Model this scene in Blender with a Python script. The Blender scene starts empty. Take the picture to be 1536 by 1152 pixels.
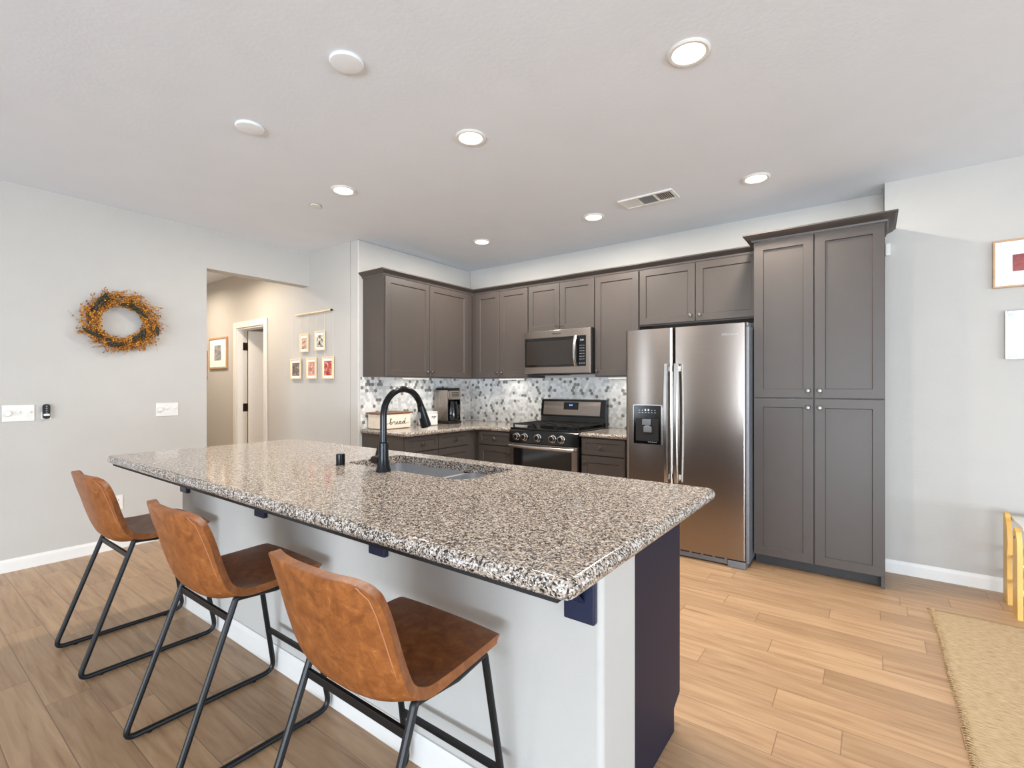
import bpy, bmesh, math, random
from mathutils import Vector, Matrix
random.seed(7)
PI = math.pi
SC = bpy.context.scene
COL = SC.collection

# ------------------------------------------------------------------ camera, world, light, exposure
cd = bpy.data.cameras.new('camera'); cam = bpy.data.objects.new('camera', cd); COL.objects.link(cam)
cd.sensor_fit = 'HORIZONTAL'; cd.sensor_width = 36.0
cd.lens = 725.24 / 1536 * 36.0
cd.shift_y = 4.38 / 1536
cd.clip_start = 0.05
cam.location = (3.9531, -4.4784, 1.2824)
cam.rotation_euler = (PI / 2, 0, math.radians(36.5405))
SC.camera = cam
SC.cycles.use_denoising = True
SC.cycles.max_bounces = 10
SC.cycles.diffuse_bounces = 6
SC.cycles.sample_clamp_indirect = 6.0

vs = SC.view_settings
vs.view_transform = 'Standard'; vs.look = 'None'; vs.gamma = 1.0; vs.exposure = -0.1
vs.use_curve_mapping = False

world = bpy.data.worlds.new('world'); SC.world = world; world.use_nodes = True
world.node_tree.nodes['Background'].inputs['Color'].default_value = (0.80, 0.90, 1.0, 1)
world.node_tree.nodes['Background'].inputs['Strength'].default_value = 1.3

def area(name, loc, target, sx, sy, power, col, spread=180, shape='RECTANGLE'):
    l = bpy.data.lights.new(name, 'AREA'); l.shape = shape; l.size = sx
    if shape == 'RECTANGLE': l.size_y = sy
    l.energy = power; l.color = col; l.spread = math.radians(spread)
    o = bpy.data.objects.new(name, l); COL.objects.link(o); o.location = loc
    o.rotation_euler = (Vector(target) - Vector(loc)).to_track_quat('-Z', 'Y').to_euler()
    return o
DAY = (0.76, 0.88, 1.0)
WARM = (1.0, 0.92, 0.82)
CEILING_FILL = (0.76, 0.88, 1.0)
# daylight entering through the glazed openings behind and to the right of the camera
area('daylight_east', (10.9, -4.4, 1.25), (0, -3.4, 1.2), 5.6, 2.2, 85, DAY)
area('daylight_south', (5.2, -11.4, 1.25), (2.4, 0, 1.3), 6.4, 2.2, 165, DAY)
area('fridge_streak_light', (-0.87, -8.8, 1.35), (3, -8.8, 1.35), 1.1, 1.7, 60, DAY)  # added light on the left, makes the bright streak on the refrigerator doors
# upward fill lights added low at the two glazed openings to brighten the ceiling
area('ceiling_fill_east', (10.85, -4.4, 0.5), (5.2, -3.4, 2.7), 5.6, 0.8, 300, CEILING_FILL)
area('ceiling_fill_south', (5.2, -11.35, 0.5), (2.6, -5.0, 2.7), 6.4, 0.8, 640, CEILING_FILL)
area('door_leaf_fill', (-0.6, 0.3, 1.7), (-2.4, -1.0, 1.2), 0.8, 1.2, 30, (1.0, 0.96, 0.9))  # added fill light behind the hall wall, brightens the open door leaf

# ------------------------------------------------------------------ materials
def lin(c):
    r = []
    for v in c:
        v /= 255.0
        r.append(v / 12.92 if v <= 0.04045 else ((v + 0.055) / 1.055) ** 2.4)
    return (*r, 1.0)

class NT:
    def __init__(s, name):
        s.m = bpy.data.materials.new(name); s.m.use_nodes = True
        s.t = s.m.node_tree; s.b = s.t.nodes['Principled BSDF']
    def n(s, kind, **k):
        nd = s.t.nodes.new(kind)
        for a, v in k.items():
            if a.startswith('i_'): nd.inputs[a[2:].replace('_', ' ')].default_value = v
            else: setattr(nd, a, v)
        return nd
    def l(s, a, b): s.t.links.new(a, b)
    def math(s, op, a, b=None, c=None):
        nd = s.t.nodes.new('ShaderNodeMath'); nd.operation = op
        for i, v in enumerate((a, b, c)):
            if v is None: continue
            if isinstance(v, (int, float)): nd.inputs[i].default_value = v
            else: s.l(v, nd.inputs[i])
        return nd.outputs[0]
    def ramp(s, fac, stops, interp='LINEAR'):
        nd = s.t.nodes.new('ShaderNodeValToRGB'); cr = nd.color_ramp; cr.interpolation = interp
        while len(cr.elements) < len(stops): cr.elements.new(0.5)
        for e, (p, c) in zip(cr.elements, stops): e.position = p; e.color = c
        s.l(fac, nd.inputs[0]); return nd.outputs[0]
    def mix(s, fac, a, b, blend='MIX'):
        nd = s.t.nodes.new('ShaderNodeMix'); nd.data_type = 'RGBA'; nd.blend_type = blend
        for i, v in ((0, fac), (6, a), (7, b)):
            if isinstance(v, (int, float)): nd.inputs[i].default_value = v
            elif isinstance(v, tuple): nd.inputs[i].default_value = v
            else: s.l(v, nd.inputs[i])
        return nd.outputs[2]
    def coord(s, kind='Object'):
        return s.n('ShaderNodeTexCoord').outputs[kind]
    def bump(s, h, strength, dist=0.002):
        nd = s.n('ShaderNodeBump'); nd.inputs['Strength'].default_value = strength
        nd.inputs['Distance'].default_value = dist
        s.l(h, nd.inputs['Height']); s.l(nd.outputs[0], s.b.inputs['Normal'])

def mat(name, rgb, rough=0.5, metal=0.0, var=0.04, scale=30.0, bump=0.0, spec=0.5, coat=0.0, bscale=None):
    """plain procedural material: base colour with a faint noise variation and optional bump"""
    N = NT(name); c = lin(rgb)
    no = N.n('ShaderNodeTexNoise'); no.inputs['Scale'].default_value = scale; no.inputs['Detail'].default_value = 3
    N.l(N.coord(), no.inputs['Vector'])
    d = tuple(max(0, v * (1 - var)) for v in c[:3]) + (1,)
    u = tuple(min(1, v * (1 + var)) for v in c[:3]) + (1,)
    N.l(N.ramp(no.outputs['Fac'], [(0.3, d), (0.7, u)]), N.b.inputs['Base Color'])
    N.b.inputs['Roughness'].default_value = rough; N.b.inputs['Metallic'].default_value = metal
    N.b.inputs['Specular IOR Level'].default_value = spec
    N.b.inputs['Coat Weight'].default_value = coat
    if bump:
        nb = N.n('ShaderNodeTexNoise'); nb.inputs['Scale'].default_value = bscale or scale * 3
        nb.inputs['Detail'].default_value = 4
        N.l(N.coord(), nb.inputs['Vector']); N.bump(nb.outputs['Fac'], bump)
    return N.m

M = {}
M['wall'] = mat('wall_paint', (186, 183, 178), 0.75, var=0.015, scale=4, bump=0.42, bscale=60, spec=0.25)
M['ceiling'] = mat('ceiling_paint', (222, 227, 233), 0.85, var=0.012, scale=4, bump=0.35, bscale=55, spec=0.2)
M['white_trim'] = mat('white_trim_paint', (222, 220, 216), 0.4, var=0.01)
M['white_plastic'] = mat('white_plastic', (222, 220, 215), 0.35, var=0.01)
M['cabinet'] = mat('cabinet_paint', (72, 65, 61), 0.42, var=0.02, scale=12, spec=0.45)
M['toe'] = mat('toe_kick_paint', (52, 49, 48), 0.55)
M['cabinet_inside'] = mat('cabinet_gap', (34, 31, 29), 0.7)
M['navy'] = mat('navy_paint', (33, 32, 48), 0.5, var=0.03, scale=8, spec=0.2)
M['bracket'] = mat('navy_bracket_paint', (28, 36, 62), 0.35)
M['knob'] = mat('pewter_knob', (120, 112, 104), 0.32, metal=1.0)
M['black_metal'] = mat('black_metal', (20, 21, 23), 0.42, metal=0.3, spec=0.5)
M['bronze_black'] = mat('faucet_black', (24, 25, 27), 0.22, metal=0.6)
M['black_gloss'] = mat('black_gloss', (10, 10, 11), 0.12)
M['black_matte'] = mat('black_matte', (18, 18, 18), 0.6)
M['iron'] = mat('cast_iron', (26, 25, 24), 0.6, metal=0.2, bump=0.1)
M['grey_metal'] = mat('grey_metal', (128, 130, 134), 0.45, metal=0.6)
M['silver'] = mat('silver_metal', (205, 203, 200), 0.22, metal=1.0)
M['glass_dark'] = mat('dark_oven_glass', (16, 14, 13), 0.06, spec=0.6)
M['glass_grey'] = mat('grey_window_screen', (40, 36, 33), 0.12)
M['sink_steel'] = mat('sink_steel', (188, 190, 194), 0.36, metal=0.7)
M['pale_wood'] = mat('pale_wood', (228, 204, 168), 0.5, var=0.12, scale=9)
M['oak_frame'] = mat('oak_frame', (190, 150, 112), 0.5, var=0.1, scale=14)
M['toy_wood'] = mat('yellow_pine', (226, 180, 96), 0.45, var=0.08, scale=8)
M['lid_wood'] = mat('lid_wood', (120, 78, 50), 0.5, var=0.12, scale=12)
M['cream'] = mat('cream_enamel', (232, 216, 198), 0.3)
M['paper'] = mat('mat_board', (240, 239, 236), 0.7)
M['ink'] = mat('black_ink', (28, 26, 26), 0.6)
M['hinge'] = mat('bronze_hinge', (48, 38, 32), 0.45, metal=0.7)
M['string'] = mat('string', (226, 214, 196), 0.8)

def emit(name, rgb, s):
    N = NT(name); N.b.inputs['Base Color'].default_value = lin(rgb)
    N.b.inputs['Emission Color'].default_value = lin(rgb); N.b.inputs['Emission Strength'].default_value = s
    return N.m
M['lens'] = emit('lamp_lens', (255, 240, 216), 9.0)
M['bar_lens'] = emit('bar_lens', (255, 244, 226), 2.0)
M['blue_led'] = emit('blue_led', (90, 150, 255), 4.0)
M['white_led'] = emit('white_legend', (190, 200, 210), 0.12)

def floor_mat():
    N = NT('wood_look_floor_tile'); co = N.coord()
    sp = N.n('ShaderNodeSeparateXYZ'); N.l(co, sp.inputs[0])
    P, L = 0.1448, 0.92
    yy = N.math('ADD', sp.outputs['Y'], 0.125); ry = N.math('DIVIDE', yy, P)
    row = N.math('FLOOR', ry); fy = N.math('FRACT', ry)
    wn = N.n('ShaderNodeTexWhiteNoise', noise_dimensions='1D'); N.l(row, wn.inputs['W'])
    xs = N.math('ADD', N.math('DIVIDE', sp.outputs['X'], L), wn.outputs['Value'])
    colm = N.math('FLOOR', xs); fx = N.math('FRACT', xs)
    cv = N.n('ShaderNodeCombineXYZ'); N.l(row, cv.inputs[0]); N.l(colm, cv.inputs[1])
    w2 = N.n('ShaderNodeTexWhiteNoise', noise_dimensions='3D'); N.l(cv.outputs[0], w2.inputs['Vector'])
    # grain: stretched along the plank, shifted per plank
    sc = N.n('ShaderNodeVectorMath', operation='MULTIPLY'); N.l(co, sc.inputs[0]); sc.inputs[1].default_value = (2.6, 34, 1)
    off = N.n('ShaderNodeVectorMath', operation='MULTIPLY_ADD'); N.l(w2.outputs['Color'], off.inputs[0])
    off.inputs[1].default_value = (30, 30, 30); N.l(sc.outputs[0], off.inputs[2])
    g = N.n('ShaderNodeTexNoise'); g.inputs['Scale'].default_value = 1.0; g.inputs['Detail'].default_value = 5
    g.inputs['Roughness'].default_value = 0.62; g.inputs['Distortion'].default_value = 0.6; N.l(off.outputs[0], g.inputs['Vector'])
    base = N.ramp(g.outputs['Fac'], [(0.26, lin((146, 114, 85))), (0.42, lin((176, 143, 110))), (0.6, lin((190, 158, 124))), (0.8, lin((200, 171, 138)))])
    tint = N.ramp(w2.outputs['Value'], [(0.0, lin((226, 222, 218))), (0.5, lin((242, 239, 236))), (1.0, lin((255, 252, 248)))])
    c = N.mix(1.0, base, tint, 'MULTIPLY')
    ex = N.math('MINIMUM', fx, N.math('SUBTRACT', 1.0, fx)); ey = N.math('MINIMUM', fy, N.math('SUBTRACT', 1.0, fy))
    e = N.math('MINIMUM', N.math('MULTIPLY', ex, L), N.math('MULTIPLY', ey, P))
    gr = N.math('LESS_THAN', e, 0.0018)
    N.l(N.mix(gr, c, lin((138, 110, 84))), N.b.inputs['Base Color'])
    N.b.inputs['Roughness'].default_value = 0.36
    h = N.math('MINIMUM', N.math('MULTIPLY', e, 300.0), 1.0)
    N.bump(N.math('ADD', h, N.math('MULTIPLY', g.outputs['Fac'], 0.25)), 0.35, 0.0015)
    return N.m
M['floor'] = floor_mat()

def granite():
    N = NT('speckled_granite'); co = N.coord()
    no = N.n('ShaderNodeTexNoise'); no.inputs['Scale'].default_value = 60; no.inputs['Detail'].default_value = 2; N.l(co, no.inputs['Vector'])
    ad = N.n('ShaderNodeVectorMath', operation='MULTIPLY_ADD'); N.l(no.outputs['Color'], ad.inputs[0]); ad.inputs[1].default_value = (0.006,) * 3; N.l(co, ad.inputs[2])
    v = N.n('ShaderNodeTexVoronoi'); v.inputs['Scale'].default_value = 270; N.l(ad.outputs[0], v.inputs['Vector'])
    sp = N.n('ShaderNodeSeparateColor'); N.l(v.outputs['Color'], sp.inputs[0])
    big = N.n('ShaderNodeTexNoise'); big.inputs['Scale'].default_value = 75; big.inputs['Detail'].default_value = 3; N.l(co, big.inputs['Vector'])
    f = N.math('ADD', sp.outputs[0], N.math('MULTIPLY', N.math('SUBTRACT', big.outputs['Fac'], 0.5), 0.9))
    c = N.ramp(f, [(0.0, lin((24, 23, 25))), (0.13, lin((66, 62, 60))), (0.28, lin((112, 103, 96))), (0.45, lin((156, 142, 128))), (0.64, lin((180, 167, 153))), (0.85, lin((208, 203, 198)))], 'CONSTANT')
    N.l(c, N.b.inputs['Base Color']); N.b.inputs['Roughness'].default_value = 0.12
    N.b.inputs['Specular IOR Level'].default_value = 0.6
    return N.m
M['granite'] = granite()

def steel():
    N = NT('brushed_stainless'); co = N.coord()
    sc = N.n('ShaderNodeVectorMath', operation='MULTIPLY'); N.l(co, sc.inputs[0]); sc.inputs[1].default_value = (3, 3, 500)
    no = N.n('ShaderNodeTexNoise'); no.inputs['Scale'].default_value = 1; no.inputs['Detail'].default_value = 2; N.l(sc.outputs[0], no.inputs['Vector'])
    N.l(N.ramp(no.outputs['Fac'], [(0.3, lin((158, 147, 139))), (0.7, lin((164, 154, 146)))]), N.b.inputs['Base Color'])
    N.b.inputs['Metallic'].default_value = 1.0; N.b.inputs['Roughness'].default_value = 0.24
    N.b.inputs['Anisotropic'].default_value = 0.7; N.b.inputs['Anisotropic Rotation'].default_value = 0.25
    tg = N.n('ShaderNodeTangent'); tg.direction_type = 'RADIAL'; tg.axis = 'Z'; N.l(tg.outputs[0], N.b.inputs['Tangent'])
    return N.m
M['steel'] = steel()

def leather():
    N = NT('cognac_leather'); co = N.coord()
    a = N.n('ShaderNodeTexNoise'); a.inputs['Scale'].default_value = 26; a.inputs['Detail'].default_value = 8; a.inputs['Roughness'].default_value = 0.72; a.inputs['Distortion'].default_value = 0.5; N.l(co, a.inputs['Vector'])
    N.l(N.ramp(a.outputs['Fac'], [(0.25, lin((98, 52, 20))), (0.48, lin((130, 74, 31))), (0.62, lin((148, 89, 42))), (0.76, lin((184, 128, 78)))]), N.b.inputs['Base Color'])
    N.b.inputs['Roughness'].default_value = 0.42
    v = N.n('ShaderNodeTexVoronoi'); v.inputs['Scale'].default_value = 380; N.l(co, v.inputs['Vector'])
    N.bump(v.outputs['Distance'], 0.15, 0.001)
    return N.m
M['leather'] = leather()
M['stitch'] = mat('stitch_thread', (168, 112, 74), 0.7)

def jute():
    N = NT('woven_jute'); co = N.coord()
    sc = N.n('ShaderNodeVectorMath', operation='MULTIPLY'); N.l(co, sc.inputs[0]); sc.inputs[1].default_value = (30, 170, 1)
    no = N.n('ShaderNodeTexNoise'); no.inputs['Scale'].default_value = 1; no.inputs['Detail'].default_value = 5; N.l(sc.outputs[0], no.inputs['Vector'])
    N.l(N.ramp(no.outputs['Fac'], [(0.25, lin((150, 124, 92))), (0.5, lin((190, 164, 126))), (0.8, lin((212, 190, 156)))]), N.b.inputs['Base Color'])
    N.b.inputs['Roughness'].default_value = 0.9
    w = N.n('ShaderNodeTexWave'); w.inputs['Scale'].default_value = 55; w.inputs['Distortion'].default_value = 1.5; w.bands_direction = 'Y'; N.l(co, w.inputs['Vector'])
    N.bump(N.math('ADD', w.outputs['Fac'], no.outputs['Fac']), 0.6, 0.004)
    return N.m
M['jute'] = jute()

def tile_mat(name, a, b, sc):
    N = NT(name); no = N.n('ShaderNodeTexNoise'); no.inputs['Scale'].default_value = sc; no.inputs['Detail'].default_value = 4
    N.l(N.coord(), no.inputs['Vector'])
    N.l(N.ramp(no.outputs['Fac'], [(0.3, lin(a)), (0.7, lin(b))]), N.b.inputs['Base Color'])
    N.b.inputs['Roughness'].default_value = 0.25
    return N.m
M['tile_white'] = tile_mat('tile_white_marble', (216, 214, 210), (236, 235, 232), 14)
M['tile_grey'] = tile_mat('tile_pale_grey', (188, 188, 186), (214, 213, 210), 18)
M['tile_dark'] = tile_mat('tile_dark_grey', (112, 108, 103), (150, 146, 140), 60)
M['grout'] = mat('grout', (214, 212, 207), 0.9)

def picture_mat(name, stops, sc, seed=0.0):
    N = NT(name); mp = N.n('ShaderNodeMapping'); mp.inputs['Location'].default_value = (seed, seed * 2, seed * 3)
    N.l(N.coord(), mp.inputs['Vector'])
    no = N.n('ShaderNodeTexNoise'); no.inputs['Scale'].default_value = sc; no.inputs['Detail'].default_value = 4; no.inputs['Distortion'].default_value = 1.0
    N.l(mp.outputs[0], no.inputs['Vector'])
    N.l(N.ramp(no.outputs['Fac'], [(p, lin(c)) for p, c in stops]), N.b.inputs['Base Color'])
    N.b.inputs['Roughness'].default_value = 0.4
    return N.m

# ------------------------------------------------------------------ mesh helpers
class MB:
    def __init__(s): s.bm = bmesh.new(); s.mi = 0
    def _tag(s, faces):
        for f in faces: f.material_index = s.mi
    def face(s, pts):
        f = s.bm.faces.new([s.bm.verts.new(p) for p in pts]); f.material_index = s.mi; return f
    def box(s, a, b, bev=0.0, seg=2):
        a, b = Vector([min(p, q) for p, q in zip(a, b)]), Vector([max(p, q) for p, q in zip(a, b)])
        tmp = bmesh.new(); bmesh.ops.create_cube(tmp, size=1.0)
        for v in tmp.verts: v.co = Vector((a[i] + (v.co[i] + 0.5) * (b[i] - a[i]) for i in range(3)))
        if bev > 0:
            bev = min(bev, 0.45 * min(b[i] - a[i] for i in range(3)))
            bmesh.ops.bevel(tmp, geom=list(tmp.edges), offset=bev, segments=seg, affect='EDGES', profile=0.5)
        s.merge(tmp); return s
    def merge(s, tmp, mtx=None):
        mp = {}
        for v in tmp.verts: mp[v] = s.bm.verts.new(mtx @ v.co if mtx else v.co)
        for f in tmp.faces:
            try:
                g = s.bm.faces.new([mp[v] for v in f.verts]); g.material_index = s.mi
            except ValueError: pass
        tmp.free()
    def cyl(s, p0, p1, r0, r1=None, seg=24):
        return s.lathe([(0, 0), (r0, 0), (r0 if r1 is None else r1, 1), (0, 1)], p0, p1, seg)
    def lathe(s, prof, p0, p1, seg=24):
        """profile of (radius, fraction along p0->p1)"""
        p0, p1 = Vector(p0), Vector(p1); d = p1 - p0; q = d.normalized().to_track_quat('Z', 'Y')
        X, Y = q @ Vector((1, 0, 0)), q @ Vector((0, 1, 0)); rings = []
        for r, h in prof:
            c = p0 + d * h
            if r < 1e-7: rings.append([s.bm.verts.new(c)])
            else: rings.append([s.bm.verts.new(c + X * (r * math.cos(2 * PI * k / seg)) + Y * (r * math.sin(2 * PI * k / seg))) for k in range(seg)])
        for A, B in zip(rings, rings[1:]):
            for k in range(seg):
                k2 = (k + 1) % seg
                vs_ = [A[k % len(A)], A[k2 % len(A)], B[k2 % len(B)], B[k % len(B)]]
                u = []
                for v in vs_:
                    if v not in u: u.append(v)
                if len(u) >= 3: s.bm.faces.new(u).material_index = s.mi
        return s
    def tube(s, pts, r, seg=10, closed=False, flat=None):
        pts = [Vector(p) for p in pts]; n = len(pts); rings = []; up = None
        for i, p in enumerate(pts):
            if closed: t = (pts[(i + 1) % n] - pts[i - 1])
            else: t = (pts[min(i + 1, n - 1)] - pts[max(i - 1, 0)])
            t.normalize()
            if up is None:
                up = Vector((0, 0, 1)) if abs(t.z) < 0.9 else Vector((1, 0, 0))
            sd = t.cross(up)
            if sd.length < 1e-4: sd = t.orthogonal()
            sd.normalize(); up = sd.cross(t).normalized()
            rr = r[i] if isinstance(r, (list, tuple)) else r
            fl = flat or 1.0
            rings.append([s.bm.verts.new(p + sd * (rr * math.cos(2 * PI * k / seg)) + up * (rr * fl * math.sin(2 * PI * k / seg))) for k in range(seg)])
        m = n if closed else n - 1
        for i in range(m):
            A, B = rings[i], rings[(i + 1) % n]
            for k in range(seg):
                s.bm.faces.new([A[k], A[(k + 1) % seg], B[(k + 1) % seg], B[k]]).material_index = s.mi
        if not closed:
            s.bm.faces.new(rings[0][::-1]).material_index = s.mi; s.bm.faces.new(rings[-1]).material_index = s.mi
        return s
    def prism(s, poly, f0, f1):
        """poly of (u, v); f0 / f1 map them to 3D"""
        A = [s.bm.verts.new(f0(u, v)) for u, v in poly]; B = [s.bm.verts.new(f1(u, v)) for u, v in poly]; n = len(poly)
        s.bm.faces.new(A[::-1]).material_index = s.mi; s.bm.faces.new(B).material_index = s.mi
        for k in range(n): s.bm.faces.new([A[k], A[(k + 1) % n], B[(k + 1) % n], B[k]]).material_index = s.mi
        return s
    def grid(s, fn, nu, nv):
        V = [[s.bm.verts.new(fn(i / nu, j / nv)) for i in range(nu + 1)] for j in range(nv + 1)]
        for j in range(nv):
            for i in range(nu): s.bm.faces.new([V[j][i], V[j][i + 1], V[j + 1][i + 1], V[j + 1][i]]).material_index = s.mi
        return s

def fillet(pts, r, n=5):
    pts = [Vector(p) for p in pts]; out = [pts[0]]
    for i, (a, b, c) in enumerate(zip(pts, pts[1:], pts[2:])):
        u, w = (a - b), (c - b); rr = min(r[i] if isinstance(r, list) else r, u.length * 0.45, w.length * 0.45)
        u.normalize(); w.normalize(); p, q = b + u * rr, b + w * rr
        for k in range(n + 1):
            t = k / n; out.append((1 - t) ** 2 * p + 2 * t * (1 - t) * b + t * t * q)
    out.append(pts[-1]); return out

def catmull(P, n=8):
    P = [Vector(p) for p in P]; Q = [P[0]] + P + [P[-1]]; out = []
    for i in range(1, len(Q) - 2):
        a, b, c, d = Q[i - 1:i + 3]
        for k in range(n):
            t = k / n
            out.append(0.5 * ((2 * b) + (c - a) * t + (2 * a - 5 * b + 4 * c - d) * t * t + (3 * b - a - 3 * c + d) * t ** 3))
    out.append(P[-1]); return out

def world_off(o):
    v = Vector((0, 0, 0))
    while o: v += o.location; o = o.parent
    return v

def obj(name, mb, m, parent=None, local=False, loc=None, sharp=35, recalc=True):
    bm = mb.bm
    if recalc: bmesh.ops.recalc_face_normals(bm, faces=list(bm.faces))
    me = bpy.data.meshes.new(name); bm.to_mesh(me); bm.free()
    for x in (m if isinstance(m, (list, tuple)) else [m]): me.materials.append(x if not isinstance(x, str) else M[x])
    me.shade_smooth(); me.set_sharp_from_angle(angle=math.radians(sharp))
    o = bpy.data.objects.new(name, me); COL.objects.link(o)
    if sharp < 100:
        wn_ = o.modifiers.new('face_weight', 'WEIGHTED_NORMAL'); wn_.keep_sharp = True; wn_.weight = 100
    if parent is not None:
        o.parent = parent
        if not local:
            off = world_off(parent); me.transform(Matrix.Translation(-off))
    elif loc is not None:
        o.location = loc; me.transform(Matrix.Translation(-Vector(loc)))
    return o

def thing(name, label, cat, loc=(0, 0, 0), rz=0, group=None):
    o = bpy.data.objects.new(name, None); COL.objects.link(o); o.empty_display_size = 0.05
    o.location = loc; o.rotation_euler = (0, 0, rz); o['label'] = label; o['category'] = cat
    if group: o['group'] = group
    return o
def tag(o, label, cat, group=None):
    o['label'] = label; o['category'] = cat
    if group: o['group'] = group
    return o
def struct(name, mb, m, label=None, cat='room', parent=None, loc=None):
    o = obj(name, mb, m, parent, loc=loc)
    if parent is None:
        o['kind'] = 'structure'
        if label: o['label'] = label; o['category'] = cat
    return o
def dup(root, loc, label=None, group=None, rz=None):
    r = root.copy(); COL.objects.link(r); r.location = loc
    if rz is not None: r.rotation_euler = (0, 0, rz)
    if label: r['label'] = label
    if group: r['group'] = group
    for ch in list(root.children):
        c = ch.copy(); COL.objects.link(c); c.parent = r
        for g in ch.children:
            d = g.copy(); COL.objects.link(d); d.parent = c
    return r
def B(*boxes, bev=0.0):
    mb = MB()
    for a, b in boxes: mb.box(a, b, bev)
    return mb
def text(s, size, origin, U, W, depth=0.0008, bold=0.0):
    """lettering as a flat mesh; U = writing direction, W = up direction"""
    cu = bpy.data.curves.new('t', 'FONT'); cu.body = s; cu.size = size; cu.align_x = 'CENTER'; cu.align_y = 'CENTER'
    cu.extrude = depth; cu.offset = bold; cu.resolution_u = 3
    o = bpy.data.objects.new('t', cu); COL.objects.link(o); bpy.context.view_layer.update()
    me = bpy.data.meshes.new_from_object(o)
    bpy.data.objects.remove(o); bpy.data.curves.remove(cu)
    U, W = Vector(U), Vector(W); Nn = U.cross(W)
    mb = MB(); mb.bm.from_mesh(me); bpy.data.meshes.remove(me)
    mt = Matrix.Translation(origin) @ Matrix((U, W, Nn)).transposed().to_4x4()
    mb.bm.transform(mt); return mb

# ------------------------------------------------------------------ setting
ZC = 2.7027; XW = -0.849; YH = -1.626; YO = -2.617; ZH = 2.352; YR = -0.222
XE, YS, XWEST = 11.0, -11.5, -5.2
struct('floor', B(((XWEST, YS, -0.12), (XE, 1.6, 0))), 'floor', 'wood-look plank tile floor running through the whole room', 'floor')
struct('ceiling', B(((XWEST, YS, ZC), (XE, 1.6, ZC + 0.12))), 'ceiling', 'pale textured ceiling over the whole room', 'ceiling')
struct('wall_back', B(((-0.12, 0, 0), (4.032, 0.12, ZC))), 'wall', 'greige wall behind the kitchen cabinets', 'wall')
struct('wall_back_right', B(((4.034, YR, 0), (XE, 0.12, ZC))), 'wall', 'pale grey wall right of the tall pantry', 'wall')
mb = MB(); mb.box((-0.13, YH, 0), (0, 0, ZC), 0.012, 3)
struct('wall_kitchen_left', mb, 'wall', 'wall behind the coffee maker with cabinets on it', 'wall')
struct('wall_left', B(((XW - 0.13, -7.9, 0), (XW, YO, ZC)), ((XW - 0.13, YS, 0), (XW, -9.7, ZC)), ((XW - 0.13, -9.7, 0), (XW, -7.9, 0.45)), ((XW - 0.13, -9.7, 2.25), (XW, -7.9, ZC)), ((XW - 0.13, YO, ZH), (XW, YH, ZC))), 'wall', 'long pale wall with the wreath and a header over the hall opening', 'wall')
DX0, DX1, DZ = -2.50, -1.80, 2.02
struct('wall_hall', B(((XWEST, YH, 0), (DX0, YH + 0.11, ZC)), ((DX1, YH, 0), (-0.131, YH + 0.11, ZC)), ((DX0, YH, DZ), (DX1, YH + 0.11, ZC))), 'wall', 'beige hallway wall with the white door', 'wall')
struct('wall_hall_left', B(((XWEST, -2.86, 0), (XW - 0.131, -2.74, ZC))), 'wall')
struct('wall_hall_end', B(((XWEST - 0.12, YS, 0), (XWEST, 1.6, ZC))), 'wall')
struct('wall_bedroom', B(((XWEST, 1.48, 0), (-0.14, 1.6, ZC)), ((-0.24, YH + 0.12, 0), (-0.135, 1.47, ZC))), 'wall')
# the two glazed sides of the room, behind and right of the camera
def glazed_wall(name, wname, horiz, at, lo, hi, o0, o1, zt, k):
    def bx(u0, u1, w0, w1, z0, z1):
        return ((u0, at + w0, z0), (u1, at + w1, z1)) if horiz else ((at + w0, u0, z0), (at + w1, u1, z1))
    s = -1 if horiz else 1
    struct(name, B(bx(lo, o0, 0, 0.12 * s, 0, ZC), bx(o1, hi, 0, 0.12 * s, 0, ZC), bx(o0, o1, 0, 0.12 * s, zt, ZC)), 'wall')
    m = (o0 + o1) / 2
    f = struct(wname, B(bx(o0, o0 + 0.06, 0, 0.1 * s, 0, zt), bx(o1 - 0.06, o1, 0, 0.1 * s, 0, zt), bx(m - 0.04, m + 0.04, 0, 0.1 * s, 0, zt), bx(o0, o1, 0, 0.1 * s, zt - 0.06, zt), bx(o0, o1, 0, 0.1 * s, 0, 0.06)), 'white_trim')
    return f
glazed_wall('wall_south', 'window_1', True, YS, XWEST, XE, 1.9, 8.5, 2.4, 0)
glazed_wall('wall_right', 'window_2', False, XE, YS, 1.6, -7.3, -1.5, 2.4, 1)

struct('added_window', B(((XW - 0.12, -9.7, 0.45), (XW - 0.02, -9.65, 2.25)), ((XW - 0.12, -7.95, 0.45), (XW - 0.02, -7.9, 2.25)), ((XW - 0.12, -9.65, 2.20), (XW - 0.02, -7.95, 2.25)), ((XW - 0.12, -9.65, 0.45), (XW - 0.02, -7.95, 0.50))), 'white_trim')  # unseen window frame added around the light for the refrigerator streak
def bb(name, f, u0, u1, parent=None, h=0.088):
    prof = [(0, 0), (0.014, 0), (0.014, h * 0.72), (0.009, h * 0.86), (0.006, h), (0, h)]
    mb = MB(); mb.prism(prof, lambda d, z: f(u0, d, z), lambda d, z: f(u1, d, z)); return mb
struct('baseboard_left', bb('', lambda u, d, z: (XW + d, u, z), YS, YO), 'white_trim', 'white baseboard along the wreath wall', 'baseboard')
struct('baseboard_right', bb('', lambda u, d, z: (u, YR - d, z), 4.036, XE), 'white_trim', 'white baseboard right of the pantry', 'baseboard')
struct('baseboard_hall', bb('', lambda u, d, z: (u, YH - d, z), XWEST, DX0 - 0.08), 'white_trim')
struct('baseboard_hall_right', bb('', lambda u, d, z: (u, YH - d, z), DX1 + 0.08, -0.005), 'white_trim')

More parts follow.
